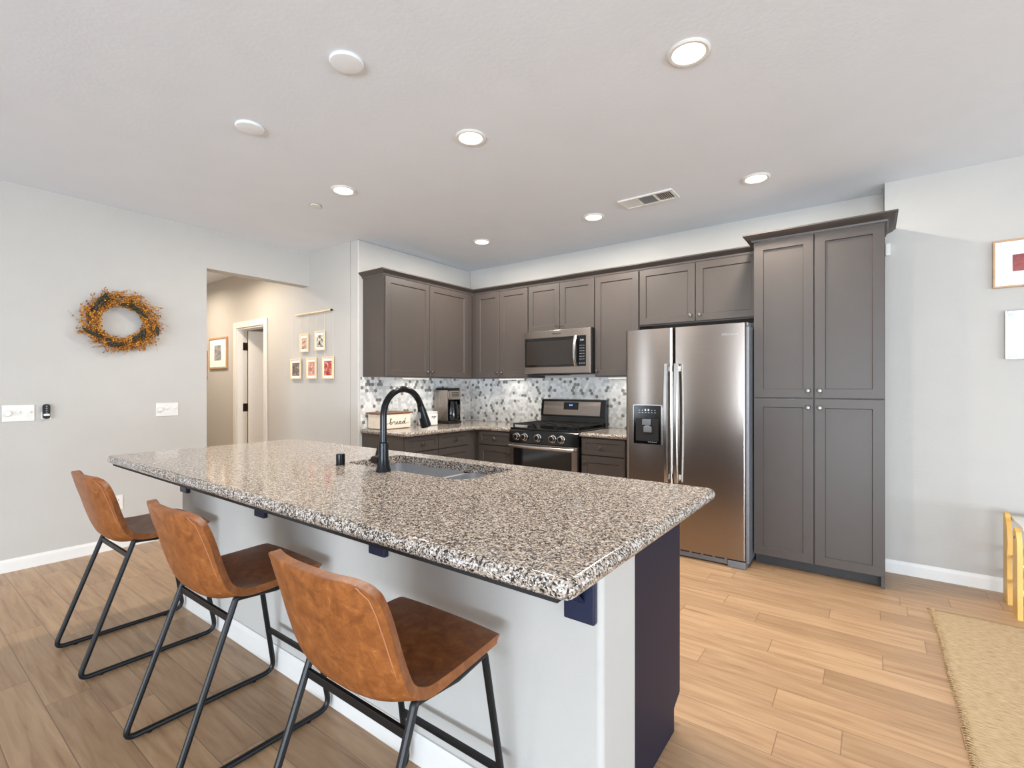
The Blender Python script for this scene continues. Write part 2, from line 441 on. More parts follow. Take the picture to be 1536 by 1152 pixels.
# hall door: casing, jamb, leaf standing open into the room behind
cz = MB()
for a, b in (((DX0 - 0.075, YH - 0.018, 0), (DX0, YH, DZ + 0.075)), ((DX1, YH - 0.018, 0), (DX1 + 0.075, YH, DZ + 0.075)), ((DX0 - 0.001, YH - 0.018, DZ), (DX1 + 0.001, YH, DZ + 0.075))): cz.box(a, b, 0.005)
for a, b in (((DX0, YH - 0.005, 0), (DX0 + 0.018, YH + 0.115, DZ)), ((DX1 - 0.018, YH - 0.005, 0), (DX1, YH + 0.115, DZ)), ((DX0 + 0.018, YH - 0.005, DZ - 0.018), (DX1 - 0.018, YH + 0.115, DZ))): cz.box(a, b, 0.002)
struct('trim_1', cz, 'white_trim', 'white casing around the hallway door', 'door casing')
ang = math.radians(72)
hx, hy = DX0 + 0.03, YH + 0.118
def leafpt(u, t, z):  # u along leaf, t thickness
    return (hx + u * math.cos(ang) + t * math.sin(ang), hy + u * math.sin(ang) - t * math.cos(ang), z)
def shaker(mbk, f, u0, u1, z0, z1, th, stile, rec, slope=0.004, frame=None):
    """panel door: f(u, out, z); frame with a recessed flat panel"""
    bmv = mbk.bm.verts
    O = [(u0, z0), (u1, z0), (u1, z1), (u0, z1)]
    sl, st, sb = (stile, stile, stile) if frame is None else frame
    I = [(u0 + sl, z0 + sb), (u1 - sl, z0 + sb), (u1 - sl, z1 - st), (u0 + sl, z1 - st)]
    R = [(u0 + sl + slope, z0 + sb + slope), (u1 - sl - slope, z0 + sb + slope), (u1 - sl - slope, z1 - st - slope), (u0 + sl + slope, z1 - st - slope)]
    e = 0.0025
    E = [(u0 + e, z0 + e), (u1 - e, z0 + e), (u1 - e, z1 - e), (u0 + e, z1 - e)]
    rings = [[bmv.new(f(u, d, z)) for u, z in ring] for ring, d in ((O, 0), (O, th - e), (E, th), (I, th), (R, th - rec))]
    for A, Bq in zip(rings, rings[1:]):
        for k in range(4): mbk.bm.faces.new([A[k], A[(k + 1) % 4], Bq[(k + 1) % 4], Bq[k]]).material_index = mbk.mi
    mbk.bm.faces.new(rings[0][::-1]).material_index = mbk.mi; mbk.bm.faces.new(rings[-1]).material_index = mbk.mi
leaf = MB()
for z0, z1 in ((0.01, 0.62), (0.62, 1.05), (1.05, DZ - 0.022)):
    shaker(leaf, lambda u, d, z: leafpt(u, d - 0.001, z), 0.0, 0.66, z0, z1, 0.036, 0.11, 0.008, 0.02)
d1 = struct('door_1', leaf, 'white_trim', 'white panelled hallway door standing ajar', 'door', loc=(hx, hy, 0))
for z in (1.02, 1.80, 0.25):
    h = MB(); h.box((DX0 + 0.0185, YH + 0.062, z - 0.05), (DX0 + 0.0215, YH + 0.118, z + 0.05)); h.cyl((hx - 0.006, hy + 0.004, z - 0.05), (hx - 0.006, hy + 0.004, z + 0.05), 0.008, seg=12)
    obj('hinge', h, 'hinge', d1)

# ------------------------------------------------------------------ cabinetry
FB = lambda x, d, z: (x, -d, z)          # fronts facing -y, d measured from the back wall
FL = lambda y, d, z: (d, y, z)           # fronts facing +x, d measured from the left wall
def knob(f, u, d, z, parent):
    mb = MB(); p0, p1 = f(u, d, z), f(u, d + 0.028, z)
    mb.lathe([(0, 0), (0.0075, 0), (0.005, 0.12), (0.005, 0.45), (0.0135, 0.62), (0.0155, 0.78), (0.0125, 0.94), (0.0, 1.0)], p0, p1, 20)
    return obj('knob', mb, 'knob', parent)
def door(f, u0, u1, z0, z1, d, parent, name='door', kn=None, stile=0.057):
    mb = MB(); shaker(mb, f, u0, u1, z0, z1, 0.02, stile, 0.009)
    for v in mb.bm.verts: pass
    # shift outwards to depth d
    mb2 = MB(); shaker(mb2, lambda u, o, z: f(u, d + o, z), u0, u1, z0, z1, 0.02, stile, 0.009); mb.bm.free()
    o = obj(name, mb2, 'cabinet', parent)
    if kn: knob(f, kn[0], d + 0.02, kn[1], o)
    return o
def cabinet(name, label, f, u0, u1, z0, z1, depth, loc_u=None, doors=(), drawers=(), toe=False, extra=(), group=None):
    um = (u0 + u1) / 2; loc = f(um, depth / 2, 0 if toe else z0)
    t = thing(name, label, 'cabinet', loc, group=group)
    mb = MB(); mb.box(f(u0, 0.004, z0 if not toe else z0 + 0.09), f(u1, depth, z1))
    for a, b in extra: mb.box(a, b)
    obj('body', mb, 'cabinet', t)
    if toe:
        obj('toe_kick', B((f(u0, 0.004, 0.0), f(u1, depth - 0.07, z0 + 0.0895))), 'toe', t)
    for u, v, a, b, kn in doors: door(f, u, v, a, b, depth, t, 'door', kn)
    for u, v, a, b, kn in drawers: door(f, u, v, a, b, depth, t, 'drawer', kn, 0.04)
    return t

ZU0, ZU1 = 1.38, 2.327
DU = 0.315
cabinet('wall_cabinet', 'grey two-door wall cabinet left of the corner above the coffee maker', FL, -1.575, -0.3385, ZU0, ZU1, DU,
        doors=[(-1.565, -1.0075, ZU0 + 0.004, ZU1 - 0.008, (-1.036, 1.435)), (-1.0025, -0.425, ZU0 + 0.004, ZU1 - 0.008, (-0.974, 1.435))])
cabinet('wall_cabinet', 'grey two-door wall cabinet between the corner and the microwave', FB, 0.0045, 1.0875, ZU0, ZU1, DU,
        doors=[(0.378, 0.7095, ZU0 + 0.004, ZU1 - 0.008, (0.681, 1.435)), (0.7145, 1.083, ZU0 + 0.004, ZU1 - 0.008, (0.743, 1.435))])
cabinet('wall_cabinet', 'short grey two-door wall cabinet directly above the microwave', FB, 1.0885, 1.853, 1.844, ZU1, DU,
        doors=[(1.0935, 1.4675, 1.848, ZU1 - 0.008, (1.44, 1.895)), (1.4725, 1.848, 1.848, ZU1 - 0.008, (1.50, 1.895))])
cabinet('wall_cabinet', 'grey single-door wall cabinet between microwave and refrigerator', FB, 1.854, 2.2925, ZU0, ZU1, DU,
        doors=[(1.859, 2.287, ZU0 + 0.004, ZU1 - 0.008, (1.885, 1.435))])
cabinet('wall_cabinet', 'short wide grey two-door wall cabinet above the refrigerator', FB, 2.2935, 3.272, 1.822, ZU1, DU,
        doors=[(2.299, 2.7795, 1.832, ZU1 - 0.008, (2.745, 1.88)), (2.7845, 3.262, 1.832, ZU1 - 0.008, (2.82, 1.88))])
# continuous crown moulding over the wall cabinets
CP = [(0.0, 0.0), (0.010, 0.0), (0.012, 0.012), (0.022, 0.022), (0.040, 0.032), (0.046, 0.042), (0.052, 0.042), (0.052, 0.052), (0.0, 0.052)]
def sweep(mb, path, prof):
    """prof (out, up) swept along mitred path [(point, outdir)]"""
    rings = [[mb.bm.verts.new(Vector(p) + Vector(o) * a + Vector((0, 0, b))) for a, b in prof] for p, o in path]
    n = len(prof)
    for A, Bq in zip(rings, rings[1:]):
        for k in range(n): mb.bm.faces.new([A[k], A[(k + 1) % n], Bq[(k + 1) % n], Bq[k]])
    mb.bm.faces.new(rings[0][::-1]); mb.bm.faces.new(rings[-1])
mb = MB(); zt = ZU1 + 0.001
sweep(mb, [((0.002, -1.575, zt), (0, -1, 0)), ((DU, -1.575, zt), (1, -1, 0)), ((DU, -DU, zt), (1, -1, 0)), ((3.2715, -DU, zt), (0, -1, 0))], CP)
tag(obj('crown_moulding', mb, 'cabinet', loc=(1.2, -0.3, zt)), 'dark grey crown moulding running along the top of the wall cabinets', 'moulding')

for lab, f, u in (('beneath the wall cabinet left of the corner', FL, -1.0), ('beneath the wall cabinet between corner and microwave', FB, 0.72), ('beneath the single-door wall cabinet by the refrigerator', FB, 2.07)):
    t = thing('undercabinet_light', 'slim white light bar ' + lab, 'light bar', f(u, 0.12, ZU0 - 0.014))
    obj('housing', B((f(u - 0.17, 0.10, ZU0 - 0.012), f(u + 0.17, 0.14, ZU0 - 0.0006)), bev=0.002), 'white_plastic', t)
    obj('diffuser', B((f(u - 0.165, 0.104, ZU0 - 0.0145), f(u + 0.165, 0.136, ZU0 - 0.0121))), 'bar_lens', t)
    p = f(u, 0.12, ZU0 - 0.017); ar = area('bar_lamp_' + str(len(bpy.data.lights)), p, (p[0], p[1], 0), 0.3 if f is FB else 0.03, 0.03 if f is FB else 0.3, 0.45, WARM, 170)
    ar.rotation_euler = (0, 0, 0)
# tall pantry
DP = 0.613
tp = thing('pantry_cabinet', 'tall grey four-door pantry cabinet right of the refrigerator', 'cabinet', (3.65, -0.3, 0))
mb = MB(); mb.box((3.274, -DP, 0.098), (4.028, -0.004, ZU1)); mb.box((4.008, -DP, 0.0), (4.028, -0.004, 0.0985))
obj('body', mb, 'cabinet', tp)
obj('toe_kick', B(((3.276, -DP + 0.07, 0), (4.0075, -0.004, 0.0975))), 'toe', tp)
for u0, u1, z0, z1, kn in ((3.277, 3.6445, 1.2065, 2.320, (3.612, 1.258)), (3.6495, 4.026, 1.2065, 2.320, (3.680, 1.258)),
                           (3.277, 3.6445, 0.080, 1.2005, (3.612, 1.142)), (3.6495, 4.026, 0.080, 1.2005, (3.680, 1.142))):
    door(FB, u0, u1, z0, z1, DP, tp, 'door', kn, 0.06)
mb = MB(); k = 1.25
sweep(mb, [((3.274, -0.37, zt), (-1, 0, 0)), ((3.274, -DP, zt), (-1, -1, 0)), ((4.028, -DP, zt), (1, -1, 0)), ((4.028, YR - 0.001, zt), (1, 0, 0))], [(a * k, b * 0.95) for a, b in CP])
obj('crown', mb, 'cabinet', tp)
tag(obj('door_sensor', B(((4.037, YR - 0.028, 2.19), (4.064, YR - 0.001, 2.275)), bev=0.004), 'white_plastic', loc=(4.05, YR, 2.19)), 'small white plastic sensor on the wall below the pantry crown', 'sensor')

# base cabinets
ZB = 0.834
cabinet('base_cabinet', 'grey base cabinet at the open end of the counter with one drawer', FL, -1.585, -1.1665, 0.0, ZB, 0.60, toe=True,
        drawers=[(-1.578, -1.169, 0.690, ZB - 0.006, (-1.373, 0.756))], doors=[(-1.578, -1.169, 0.10, 0.680, (-1.20, 0.62))])
cabinet('base_cabinet', 'grey base cabinet with drawer below the coffee maker beside the corner', FL, -1.1655, -0.005, 0.0, ZB, 0.60, toe=True,
        drawers=[(-1.161, -0.715, 0.690, ZB - 0.006, (-0.94, 0.756))], doors=[(-1.161, -0.715, 0.10, 0.680, (-1.13, 0.62))])
cabinet('base_cabinet', 'grey base cabinet with drawer left of the range', FB, 0.6015, 1.094, 0.0, ZB, 0.60, toe=True,
        drawers=[(0.66, 1.09, 0.690, ZB - 0.006, (0.872, 0.756))], doors=[(0.66, 1.09, 0.10, 0.680, (1.055, 0.62))])
cabinet('base_cabinet', 'grey base cabinet with drawer between range and refrigerator', FB, 1.862, 2.33, 0.0, ZB, 0.60, toe=True,
        drawers=[(1.869, 2.285, 0.680, ZB - 0.006, (2.06, 0.752))], doors=[(1.869, 2.285, 0.10, 0.670, (1.90, 0.612))])

def slab(name, poly, z0, z1, label, cat, m='granite', hole=None, bull=0.018, loc=None):
    """stone slab with rounded outer edge; poly counter-clockwise list of (x, y)"""
    n = len(poly); h = (z1 - z0) / 2; mb = MB(); rings = []
    P = [Vector((x, y)) for x, y in poly]
    def inset(d):
        out = []
        for i in range(n):
            a, b, c = P[i - 1], P[i], P[(i + 1) % n]
            e1, e2 = (b - a).normalized(), (c - b).normalized()
            n1, n2 = Vector((-e1.y, e1.x)), Vector((-e2.y, e2.x))
            m_ = (n1 + n2); m_ /= max(0.3, (1 + n1.dot(n2)))
            out.append(b + m_ * d)
        return out
    K = 6
    for k in range(K + 1):
        a = -PI / 2 + PI * k / K
        q = inset(bull * (1 - math.cos(a)))
        rings.append([mb.bm.verts.new((p.x, p.y, (z0 + z1) / 2 + h * math.sin(a))) for p in q])
    for A, Bq in zip(rings, rings[1:]):
        for i in range(n): mb.bm.faces.new([A[i], A[(i + 1) % n], Bq[(i + 1) % n], Bq[i]])
    if hole is None:
        mb.bm.faces.new(rings[0][::-1]); mb.bm.faces.new(rings[-1])
    else:
        for ring, z in ((rings[0], z0), (rings[-1], z1)):
            H = [mb.bm.verts.new((x, y, z)) for x, y in hole]
            ed = []
            for R_ in (ring, H):
                for i in range(len(R_)):
                    e = mb.bm.edges.get((R_[i], R_[(i + 1) % len(R_)])) or mb.bm.edges.new((R_[i], R_[(i + 1) % len(R_)]))
                    ed.append(e)
            bmesh.ops.triangle_fill(mb.bm, edges=ed, use_beauty=True, use_dissolve=False)
            if z == z0: H0 = H
        for i in range(len(hole)): mb.bm.faces.new([H0[i], H0[(i + 1) % len(hole)], H[(i + 1) % len(hole)], H[i]])
    o = obj(name, mb, m, loc=loc, sharp=50)
    zs = [v.co.z for v in o.data.vertices]; hi, lo = max(zs), min(zs)
    for e_ in o.data.edges:
        a, b = (o.data.vertices[i].co.z for i in e_.vertices)
        if (a > hi - 1e-5 and b > hi - 1e-5) or (a < lo + 1e-5 and b < lo + 1e-5): e_.use_edge_sharp = True
    return tag(o, label, cat)
def rounded(poly, radii, n=6):
    out = []; N_ = len(poly)
    for i in range(N_):
        a, b, c = Vector(poly[i - 1]), Vector(poly[i]), Vector(poly[(i + 1) % N_]); r = radii[i]
        if r <= 0: out.append(tuple(b)); continue
        u, w = (a - b).normalized(), (c - b).normalized()
        co = max(-1, min(1, u.dot(w))); tt = r / math.tan(math.acos(co) / 2)
        p, q = b + u * tt, b + w * tt
        for k in range(n + 1):
            t = k / n; v = (1 - t) ** 2 * p + 2 * t * (1 - t) * b + t * t * q; out.append((v.x, v.y))
    return out
slab('countertop', rounded([(0.002, -0.002), (0.002, -1.605), (0.665, -1.605), (0.665, -0.648), (1.0955, -0.648), (1.0955, -0.002)], [0, 0, 0.05, 0.06, 0, 0]), ZB + 0.001, 0.875,
     'speckled granite countertop turning the corner left of the range', 'countertop', loc=(0.4, -0.6, ZB))
slab('countertop', [(1.861, -0.002), (1.861, -0.648), (2.345, -0.648), (2.345, -0.002)], ZB + 0.001, 0.875,
     'short speckled granite countertop between range and refrigerator', 'countertop', loc=(2.1, -0.3, ZB))

# hexagon mosaic backsplashes
def mosaic(label, f, u0, u1, z0, z1, seed, loc):
    rnd = random.Random(seed); mb = MB(); R_ = 0.0205; g = 0.0008; dx = R_ * math.sqrt(3); dz = R_ * 1.5
    t = tag(obj('tile_backsplash', B((f(u0, 0.001, z0), f(u1, 0.006, z1))), 'grout', loc=loc), label, 'backsplash')
    rows = int((z1 - z0) / dz) + 2; cols = int((u1 - u0) / dx) + 2
    for j in range(rows):
        for i in range(cols):
            cu, cz_ = u0 + (i + (j % 2) * 0.5) * dx, z0 + j * dz
            poly = []
            for k in range(6):
                a = PI / 6 + k * PI / 3
                poly.append((cu + (R_ - g) * math.cos(a), cz_ + (R_ - g) * math.sin(a)))
            poly = [(min(max(u, u0), u1), min(max(z, z0), z1)) for u, z in poly]
            ar = abs(sum(poly[k][0] * poly[(k + 1) % 6][1] - poly[(k + 1) % 6][0] * poly[k][1] for k in range(6))) / 2
            if ar < 1e-4: continue
            pts = []
            for q in poly:
                if not pts or (abs(q[0] - pts[-1][0]) + abs(q[1] - pts[-1][1])) > 1e-6: pts.append(q)
            if abs(pts[0][0] - pts[-1][0]) + abs(pts[0][1] - pts[-1][1]) < 1e-6: pts.pop()
            if len(pts) < 3: continue
            v = rnd.random(); mb.mi = 2 if v < 0.11 else (1 if v < 0.42 else 0)
            mb.prism(pts, lambda u, z: f(u, 0.0055, z), lambda u, z: f(u, 0.0075, z))
    obj('hexagon_tiles', mb, ['tile_white', 'tile_grey', 'tile_dark'], t)
mosaic('hexagon mosaic backsplash on the left wall behind the bread bin', FL, -1.605, -0.0085, 0.876, 1.3795, 3, (0, -0.8, 0.876))
mosaic('hexagon mosaic backsplash on the back wall behind the range', FB, 0.0085, 2.345, 0.876, 1.3795, 5, (1.2, 0, 0.876))

# wall plates
def plate(name, label, f, u, z, w, h, kinds, d=0.0, group=None):
    """f(u, out, z); kinds laid out in gangs"""
    t = thing(name, label, 'switch' if name != 'wall_outlet' else 'outlet', f(u, d, z), group=group)
    obj('cover_plate', B((f(u - w / 2, d, z - h / 2), f(u + w / 2, d + 0.006, z + h / 2)), bev=0.002), 'white_plastic', t)
    for i, k in enumerate(kinds):
        c = u - w / 2 + w * (i + 0.5) / len(kinds)
        if k == 'socket':
            for dzz in (-0.02, 0.02):
                s = obj('socket', B((f(c - 0.016, d + 0.0055, z + dzz - 0.014), f(c + 0.016, d + 0.0078, z + dzz + 0.014)), bev=0.002), 'white_plastic', t)
                obj('slot', B((f(c - 0.008, d + 0.0075, z + dzz - 0.004), f(c - 0.005, d + 0.0082, z + dzz + 0.006)), (f(c + 0.005, d + 0.0075, z + dzz - 0.004), f(c + 0.008, d + 0.0082, z + dzz + 0.006))), 'ink', s)
        elif k == 'dial':
            mb = MB(); mb.lathe([(0.021, 0), (0.020, 0.6), (0.017, 1), (0, 1)], f(c, d + 0.006, z), f(c, d + 0.022, z), 24)
            obj('dimmer_knob', mb, 'white_plastic', t)
        elif k == 'toggle':
            mb = MB(); mb.box(f(c - 0.011, d + 0.0055, z - 0.018), f(c + 0.011, d + 0.0078, z + 0.018), 0.001); mb.box(f(c - 0.005, d + 0.007, z - 0.002), f(c + 0.005, d + 0.019, z + 0.012), 0.002)
            obj('toggle', mb, 'white_plastic', t)
        elif k == 'rocker':
            obj('rocker', B((f(c - 0.016, d + 0.0055, z - 0.033), f(c + 0.016, d + 0.009, z + 0.033)), bev=0.003), 'white_plastic', t)
    return t
FW = lambda y, d, z: (XW + d, y, z)
plate('switch_plate', 'white three-gang switch plate with dimmer at the far left of the wreath wall', FW, -3.815, 1.098, 0.162, 0.115, ['dial', 'toggle', 'toggle'])
plate('switch_plate', 'white three-gang switch plate with dimmer beside the hall opening', FW, -2.922, 1.092, 0.162, 0.112, ['dial', 'toggle', 'toggle'])
plate('wall_outlet', 'white outlet low on the wreath wall behind the farthest stool', FW, -3.262, 0.364, 0.072, 0.116, ['socket'])
plate('wall_outlet', 'white outlet on the mosaic left of the range', FB, 0.785, 1.115, 0.072, 0.116, ['socket'], 0.0076)
plate('wall_outlet', 'white outlet on the mosaic tucked beside the refrigerator', FB, 2.012, 1.14, 0.072, 0.116, ['socket'], 0.0076)
plate('wall_outlet', 'white outlet on the mosaic above the bread bin', FL, -1.185, 1.12, 0.072, 0.116, ['socket'], 0.0076)

# fan remote in its wall cradle
t = thing('remote_control', 'black wall-mounted remote beside the far left switch plate', 'remote', (XW, -3.674, 1.05))
obj('cradle', B((FW(-3.674 - 0.027, 0, 1.048), FW(-3.674 + 0.027, 0.01, 1.10)), bev=0.004), 'white_plastic', t)
mb = MB(); mb.prism(rounded([(-3.694, 1.052), (-3.654, 1.052), (-3.654, 1.158), (-3.694, 1.158)], [0.019] * 4), lambda u, z: FW(u, 0.008, z), lambda u, z: FW(u, 0.024, z))
obj('remote_body', mb, 'black_matte', t)
for i in range(4):
    mb = MB(); mb.cyl(FW(-3.674, 0.0235, 1.143 - i * 0.016), FW(-3.674, 0.026, 1.143 - i * 0.016), 0.005, seg=14); obj('button', mb, 'grey_metal', t)
obj('label_plate', B((FW(-3.690, 0.0235, 1.074), FW(-3.658, 0.0255, 1.088))), 'white_plastic', t)

# ------------------------------------------------------------------ refrigerator
fr = thing('refrigerator', 'side-by-side stainless steel refrigerator with door dispenser', 'refrigerator', (2.81, -0.4, 0))
obj('case', B(((2.372, -0.745, 0.03), (3.268, -0.03, 1.712)), bev=0.006), 'grey_metal', fr)
def fdoor(x0, x1, z0, z1, hole=None):
    mb = MB(); yb, yf = -0.7475, -0.797; n = 20; e = 0.012
    def yfun(x):
        t = (x - x0) / (x1 - x0); return yf - 0.007 * (1 - (2 * t - 1) ** 2) + (0.010 if t in (0, 1) else 0)
    xs = [x0] + [x0 + e + (x1 - x0 - 2 * e) * k / n for k in range(n + 1)] + [x1]
    F = [[mb.bm.verts.new((x, yfun(x), z)) for x in xs] for z in (z0, z1)]
    Bk = [[mb.bm.verts.new((x, yb, z)) for x in xs] for z in (z0, z1)]
    m = len(xs)
    for k in range(m - 1):
        mb.bm.faces.new([F[0][k], F[0][k + 1], F[1][k + 1], F[1][k]])
        for j in (0, 1): mb.bm.faces.new([F[j][k], F[j][k + 1], Bk[j][k + 1], Bk[j][k]])
    mb.bm.faces.new([F[0][0], F[1][0], Bk[1][0], Bk[0][0]]); mb.bm.faces.new([F[0][-1], F[1][-1], Bk[1][-1], Bk[0][-1]])
    mb.bm.faces.new([Bk[0][0], Bk[0][-1], Bk[1][-1], Bk[1][0]])
    return mb
dl = obj('freezer_door', fdoor(2.369, 2.7515, 0.062, 1.733), 'steel', fr, sharp=60)
dr = obj('fridge_door', fdoor(2.7575, 3.254, 0.062, 1.733), 'steel', fr, sharp=60)
for d_, x in ((dl, 2.712), (dr, 2.787)):
    h = MB(); pts = []
    for k in range(21):
        t_ = k / 20; z = 0.565 + (1.457 - 0.565) * t_; pts.append((x, -0.846 - 0.02 * (1 - (2 * t_ - 1) ** 2), z))
    prof = [(-0.017, 0.0), (-0.010, -0.012), (0.010, -0.012), (0.017, 0.0), (0.012, 0.012), (-0.012, 0.012)]
    rings = [[h.bm.verts.new((p[0] + a, p[1] + b, p[2])) for a, b in prof] for p in pts]
    for A, Bq in zip(rings, rings[1:]):
        for q in range(6): h.bm.faces.new([A[q], A[(q + 1) % 6], Bq[(q + 1) % 6], Bq[q]])
    h.bm.faces.new(rings[0][::-1]); h.bm.faces.new(rings[-1])
    for z in (0.60, 1.42): h.box((x - 0.009, -0.85, z - 0.02), (x + 0.009, -0.79, z + 0.02))
    obj('handle', h, 'silver', d_, sharp=50)
dp = MB(); yq = -0.8085
dp.prism(rounded([(2.437, 0.832), (2.667, 0.832), (2.667, 1.143), (2.437, 1.143)], [0.014] * 4), lambda u, z: (u, -0.79, z), lambda u, z: (u, yq - 0.005, z))
disp = obj('dispenser_bezel', dp, 'silver', dl)
mb = MB(); mb.prism(rounded([(2.442, 0.837), (2.662, 0.837), (2.662, 1.138), (2.442, 1.138)], [0.011] * 4), lambda u, z: (u, -0.79, z), lambda u, z: (u, yq - 0.0065, z))
obj('dispenser_panel', mb, 'black_gloss', disp)
obj('dispenser_recess', B(((2.462, yq - 0.008, 0.86), (2.642, yq - 0.0062, 1.035))), 'black_matte', disp)
mb = MB(); mb.box((2.515, yq - 0.020, 0.985), (2.585, yq - 0.008, 1.03), 0.004); mb.box((2.530, yq - 0.030, 0.93), (2.595, yq - 0.008, 0.975), 0.004); mb.box((2.54, yq - 0.018, 0.97), (2.575, yq - 0.008, 0.99))
obj('dispenser_paddle', mb, 'grey_metal', disp)
mb = MB()
for i, x in enumerate((2.49, 2.515, 2.54, 2.565, 2.59, 2.615)):
    mb.box((x - 0.006, yq - 0.0072, 1.080), (x + 0.006, yq - 0.0062, 1.083)); 
    if i in (2, 3): mb.box((x - 0.008, yq - 0.0072, 1.095), (x + 0.004, yq - 0.0062, 1.11))
    else: mb.box((x - 0.004, yq - 0.0072, 1.098), (x + 0.003, yq - 0.0062, 1.102))
obj('dispenser_icons', mb, 'white_led', disp); mb = MB()
for x in (2.56, 2.575, 2.59, 2.605, 2.62): mb.box((x, yq - 0.0072, 0.853), (x + 0.009, yq - 0.0062, 0.855))
obj('dispenser_caption', mb, 'white_led', disp)
obj('badge', text('Whirlpool', 0.028, (3.155, -0.8055, 1.655), (1, 0, 0), (0, 0, 1), 0.001), 'silver', dr)
mb = MB(); mb.box((2.38, -0.775, 0.012), (3.13, -0.70, 0.054)); obj('base_grille', mb, 'grey_metal', fr)
mb = MB()
for k in range(9): mb.box((2.39 + k * 0.082, -0.777, 0.044), (2.455 + k * 0.082, -0.774, 0.0535))
obj('grille_slots', mb, 'black_matte', fr)
obj('foot', B(((3.135, -0.795, 0.0), (3.254, -0.70, 0.052)), bev=0.006), 'grey_metal', fr); obj('foot', B(((2.372, -0.775, 0), (2.40, -0.70, 0.0115))), 'grey_metal', fr)
obj('hinge_cover', B(((3.20, -0.745, 1.7125), (3.262, -0.66, 1.74)), bev=0.006), 'grey_metal', fr)

# ------------------------------------------------------------------ gas range
RX0, RX1 = 1.0985, 1.858
rg = thing('gas_range', 'black and stainless gas range between the base cabinets', 'range', (1.478, -0.33, 0))
obj('body', B(((RX0, -0.640, 0.02), (RX1, -0.03, 0.868)), bev=0.004), 'black_gloss', rg)
mb = MB(); mb.prism([(-0.640, 0.742), (-0.672, 0.748), (-0.664, 0.858), (-0.645, 0.876), (-0.60, 0.878), (-0.60, 0.742)], lambda y, z: (RX0, y, z), lambda y, z: (RX1, y, z))
cp = obj('control_panel', mb, 'black_gloss', rg)
obj('cooktop', B(((RX0 - 0.001, -0.655, 0.8685), (RX1 + 0.001, -0.085, 0.889)), bev=0.006), 'black_gloss', rg)
def disc(mb, c, r, h, seg=20): mb.cyl(c, (c[0], c[1], c[2] + h), r, seg=seg)
for x in (1.192, 1.283, 1.437, 1.600, 1.693):
    mb = MB(); mb.lathe([(0, 0), (0.037, 0), (0.037, 0.2), (0.031, 0.25), (0.029, 0.95), (0.025, 1.0), (0, 1.0)], (x, -0.666, 0.801), (x, -0.704, 0.803), 28)
    k_ = obj('control_knob', mb, 'silver', rg)
    mb = MB(); mb.cyl((x, -0.7035, 0.803), (x, -0.7075, 0.803), 0.022, seg=24); mb.box((x - 0.005, -0.716, 0.780), (x + 0.005, -0.705, 0.826), 0.002)
    obj('knob_grip', mb, 'hinge', k_)
for x in (1.25, 1.478, 1.706):
    for y in ((-0.50, -0.24) if x != 1.478 else (-0.37,)):
        mb = MB(); disc(mb, (x, y, 0.889), 0.045, 0.008); disc(mb, (x, y, 0.897), 0.03, 0.008); obj('burner', mb, 'iron', rg)
for x0, x1 in ((1.112, 1.352), (1.356, 1.600), (1.604, 1.846)):
    mb = MB(); z = 0.912
    for x in (x0, (x0 + x1) / 2 - 0.006, x1 - 0.012): mb.box((x, -0.625, z), (x + 0.012, -0.11, z + 0.012), 0.002)
    for y in (-0.625, -0.50, -0.37, -0.24, -0.122): mb.box((x0, y, z), (x1, y + 0.012, z + 0.012), 0.002)
    for x in (x0, x1 - 0.012):
        for y in (-0.625, -0.122): mb.box((x, y, 0.889), (x + 0.012, y + 0.012, z))
    obj('grate', mb, 'iron', rg)
mb = MB(); mb.prism([(-0.030, 0.889), (-0.105, 0.889), (-0.100, 0.975), (-0.112, 0.980), (-0.085, 1.148), (-0.070, 1.155), (-0.030, 1.155)], lambda y, z: (RX0 + 0.004, y, z), lambda y, z: (RX1 - 0.004, y, z))
bg = obj('backguard', mb, 'black_gloss', rg)
def bgp(x, z, o): t_ = (z - 0.98) / 0.168; return (x, -0.112 + 0.027 * t_ - o, z)
mb = MB(); mb.prism([(1.135, 0.992), (1.80, 0.992), (1.80, 1.130), (1.135, 1.130)], lambda u, z: bgp(u, z, -0.004), lambda u, z: bgp(u, z, 0.003)); obj('backguard_trim', mb, 'steel', bg)
mb = MB(); mb.prism([(1.382, 1.048), (1.552, 1.048), (1.552, 1.124), (1.382, 1.124)], lambda u, z: bgp(u, z, 0.0), lambda u, z: bgp(u, z, 0.006)); ds = obj('display', mb, 'black_gloss', bg)
o = obj('clock_digits', text('3:41', 0.024, bgp(1.468, 1.094, 0.0072), (1, 0, 0), (0, 0.158, 0.987), 0.0005), 'blue_led', ds)
# oven door
mb = MB(); mb.box((RX0 + 0.004, -0.668, 0.19), (RX1 - 0.004, -0.6405, 0.738), 0.004); od = obj('oven_door', mb, 'steel', rg)
obj('oven_window', B(((1.150, -0.671, 0.27), (1.795, -0.667, 0.690))), 'glass_dark', od)
mb = MB(); pts = [(1.118 + (1.838 - 1.118) * k / 16, -0.700 - 0.018 * (1 - (k / 8 - 1) ** 2), 0.715) for k in range(17)]
mb.tube(pts, 0.015, 12); 
for x in (1.13, 1.826): mb.box((x - 0.012, -0.706, 0.702), (x + 0.012, -0.667, 0.728), 0.003)
obj('oven_handle', mb, 'silver', od)
obj('storage_drawer', B(((RX0 + 0.004, -0.664, 0.05), (RX1 - 0.004, -0.6405, 0.183)), bev=0.004), 'steel', rg)

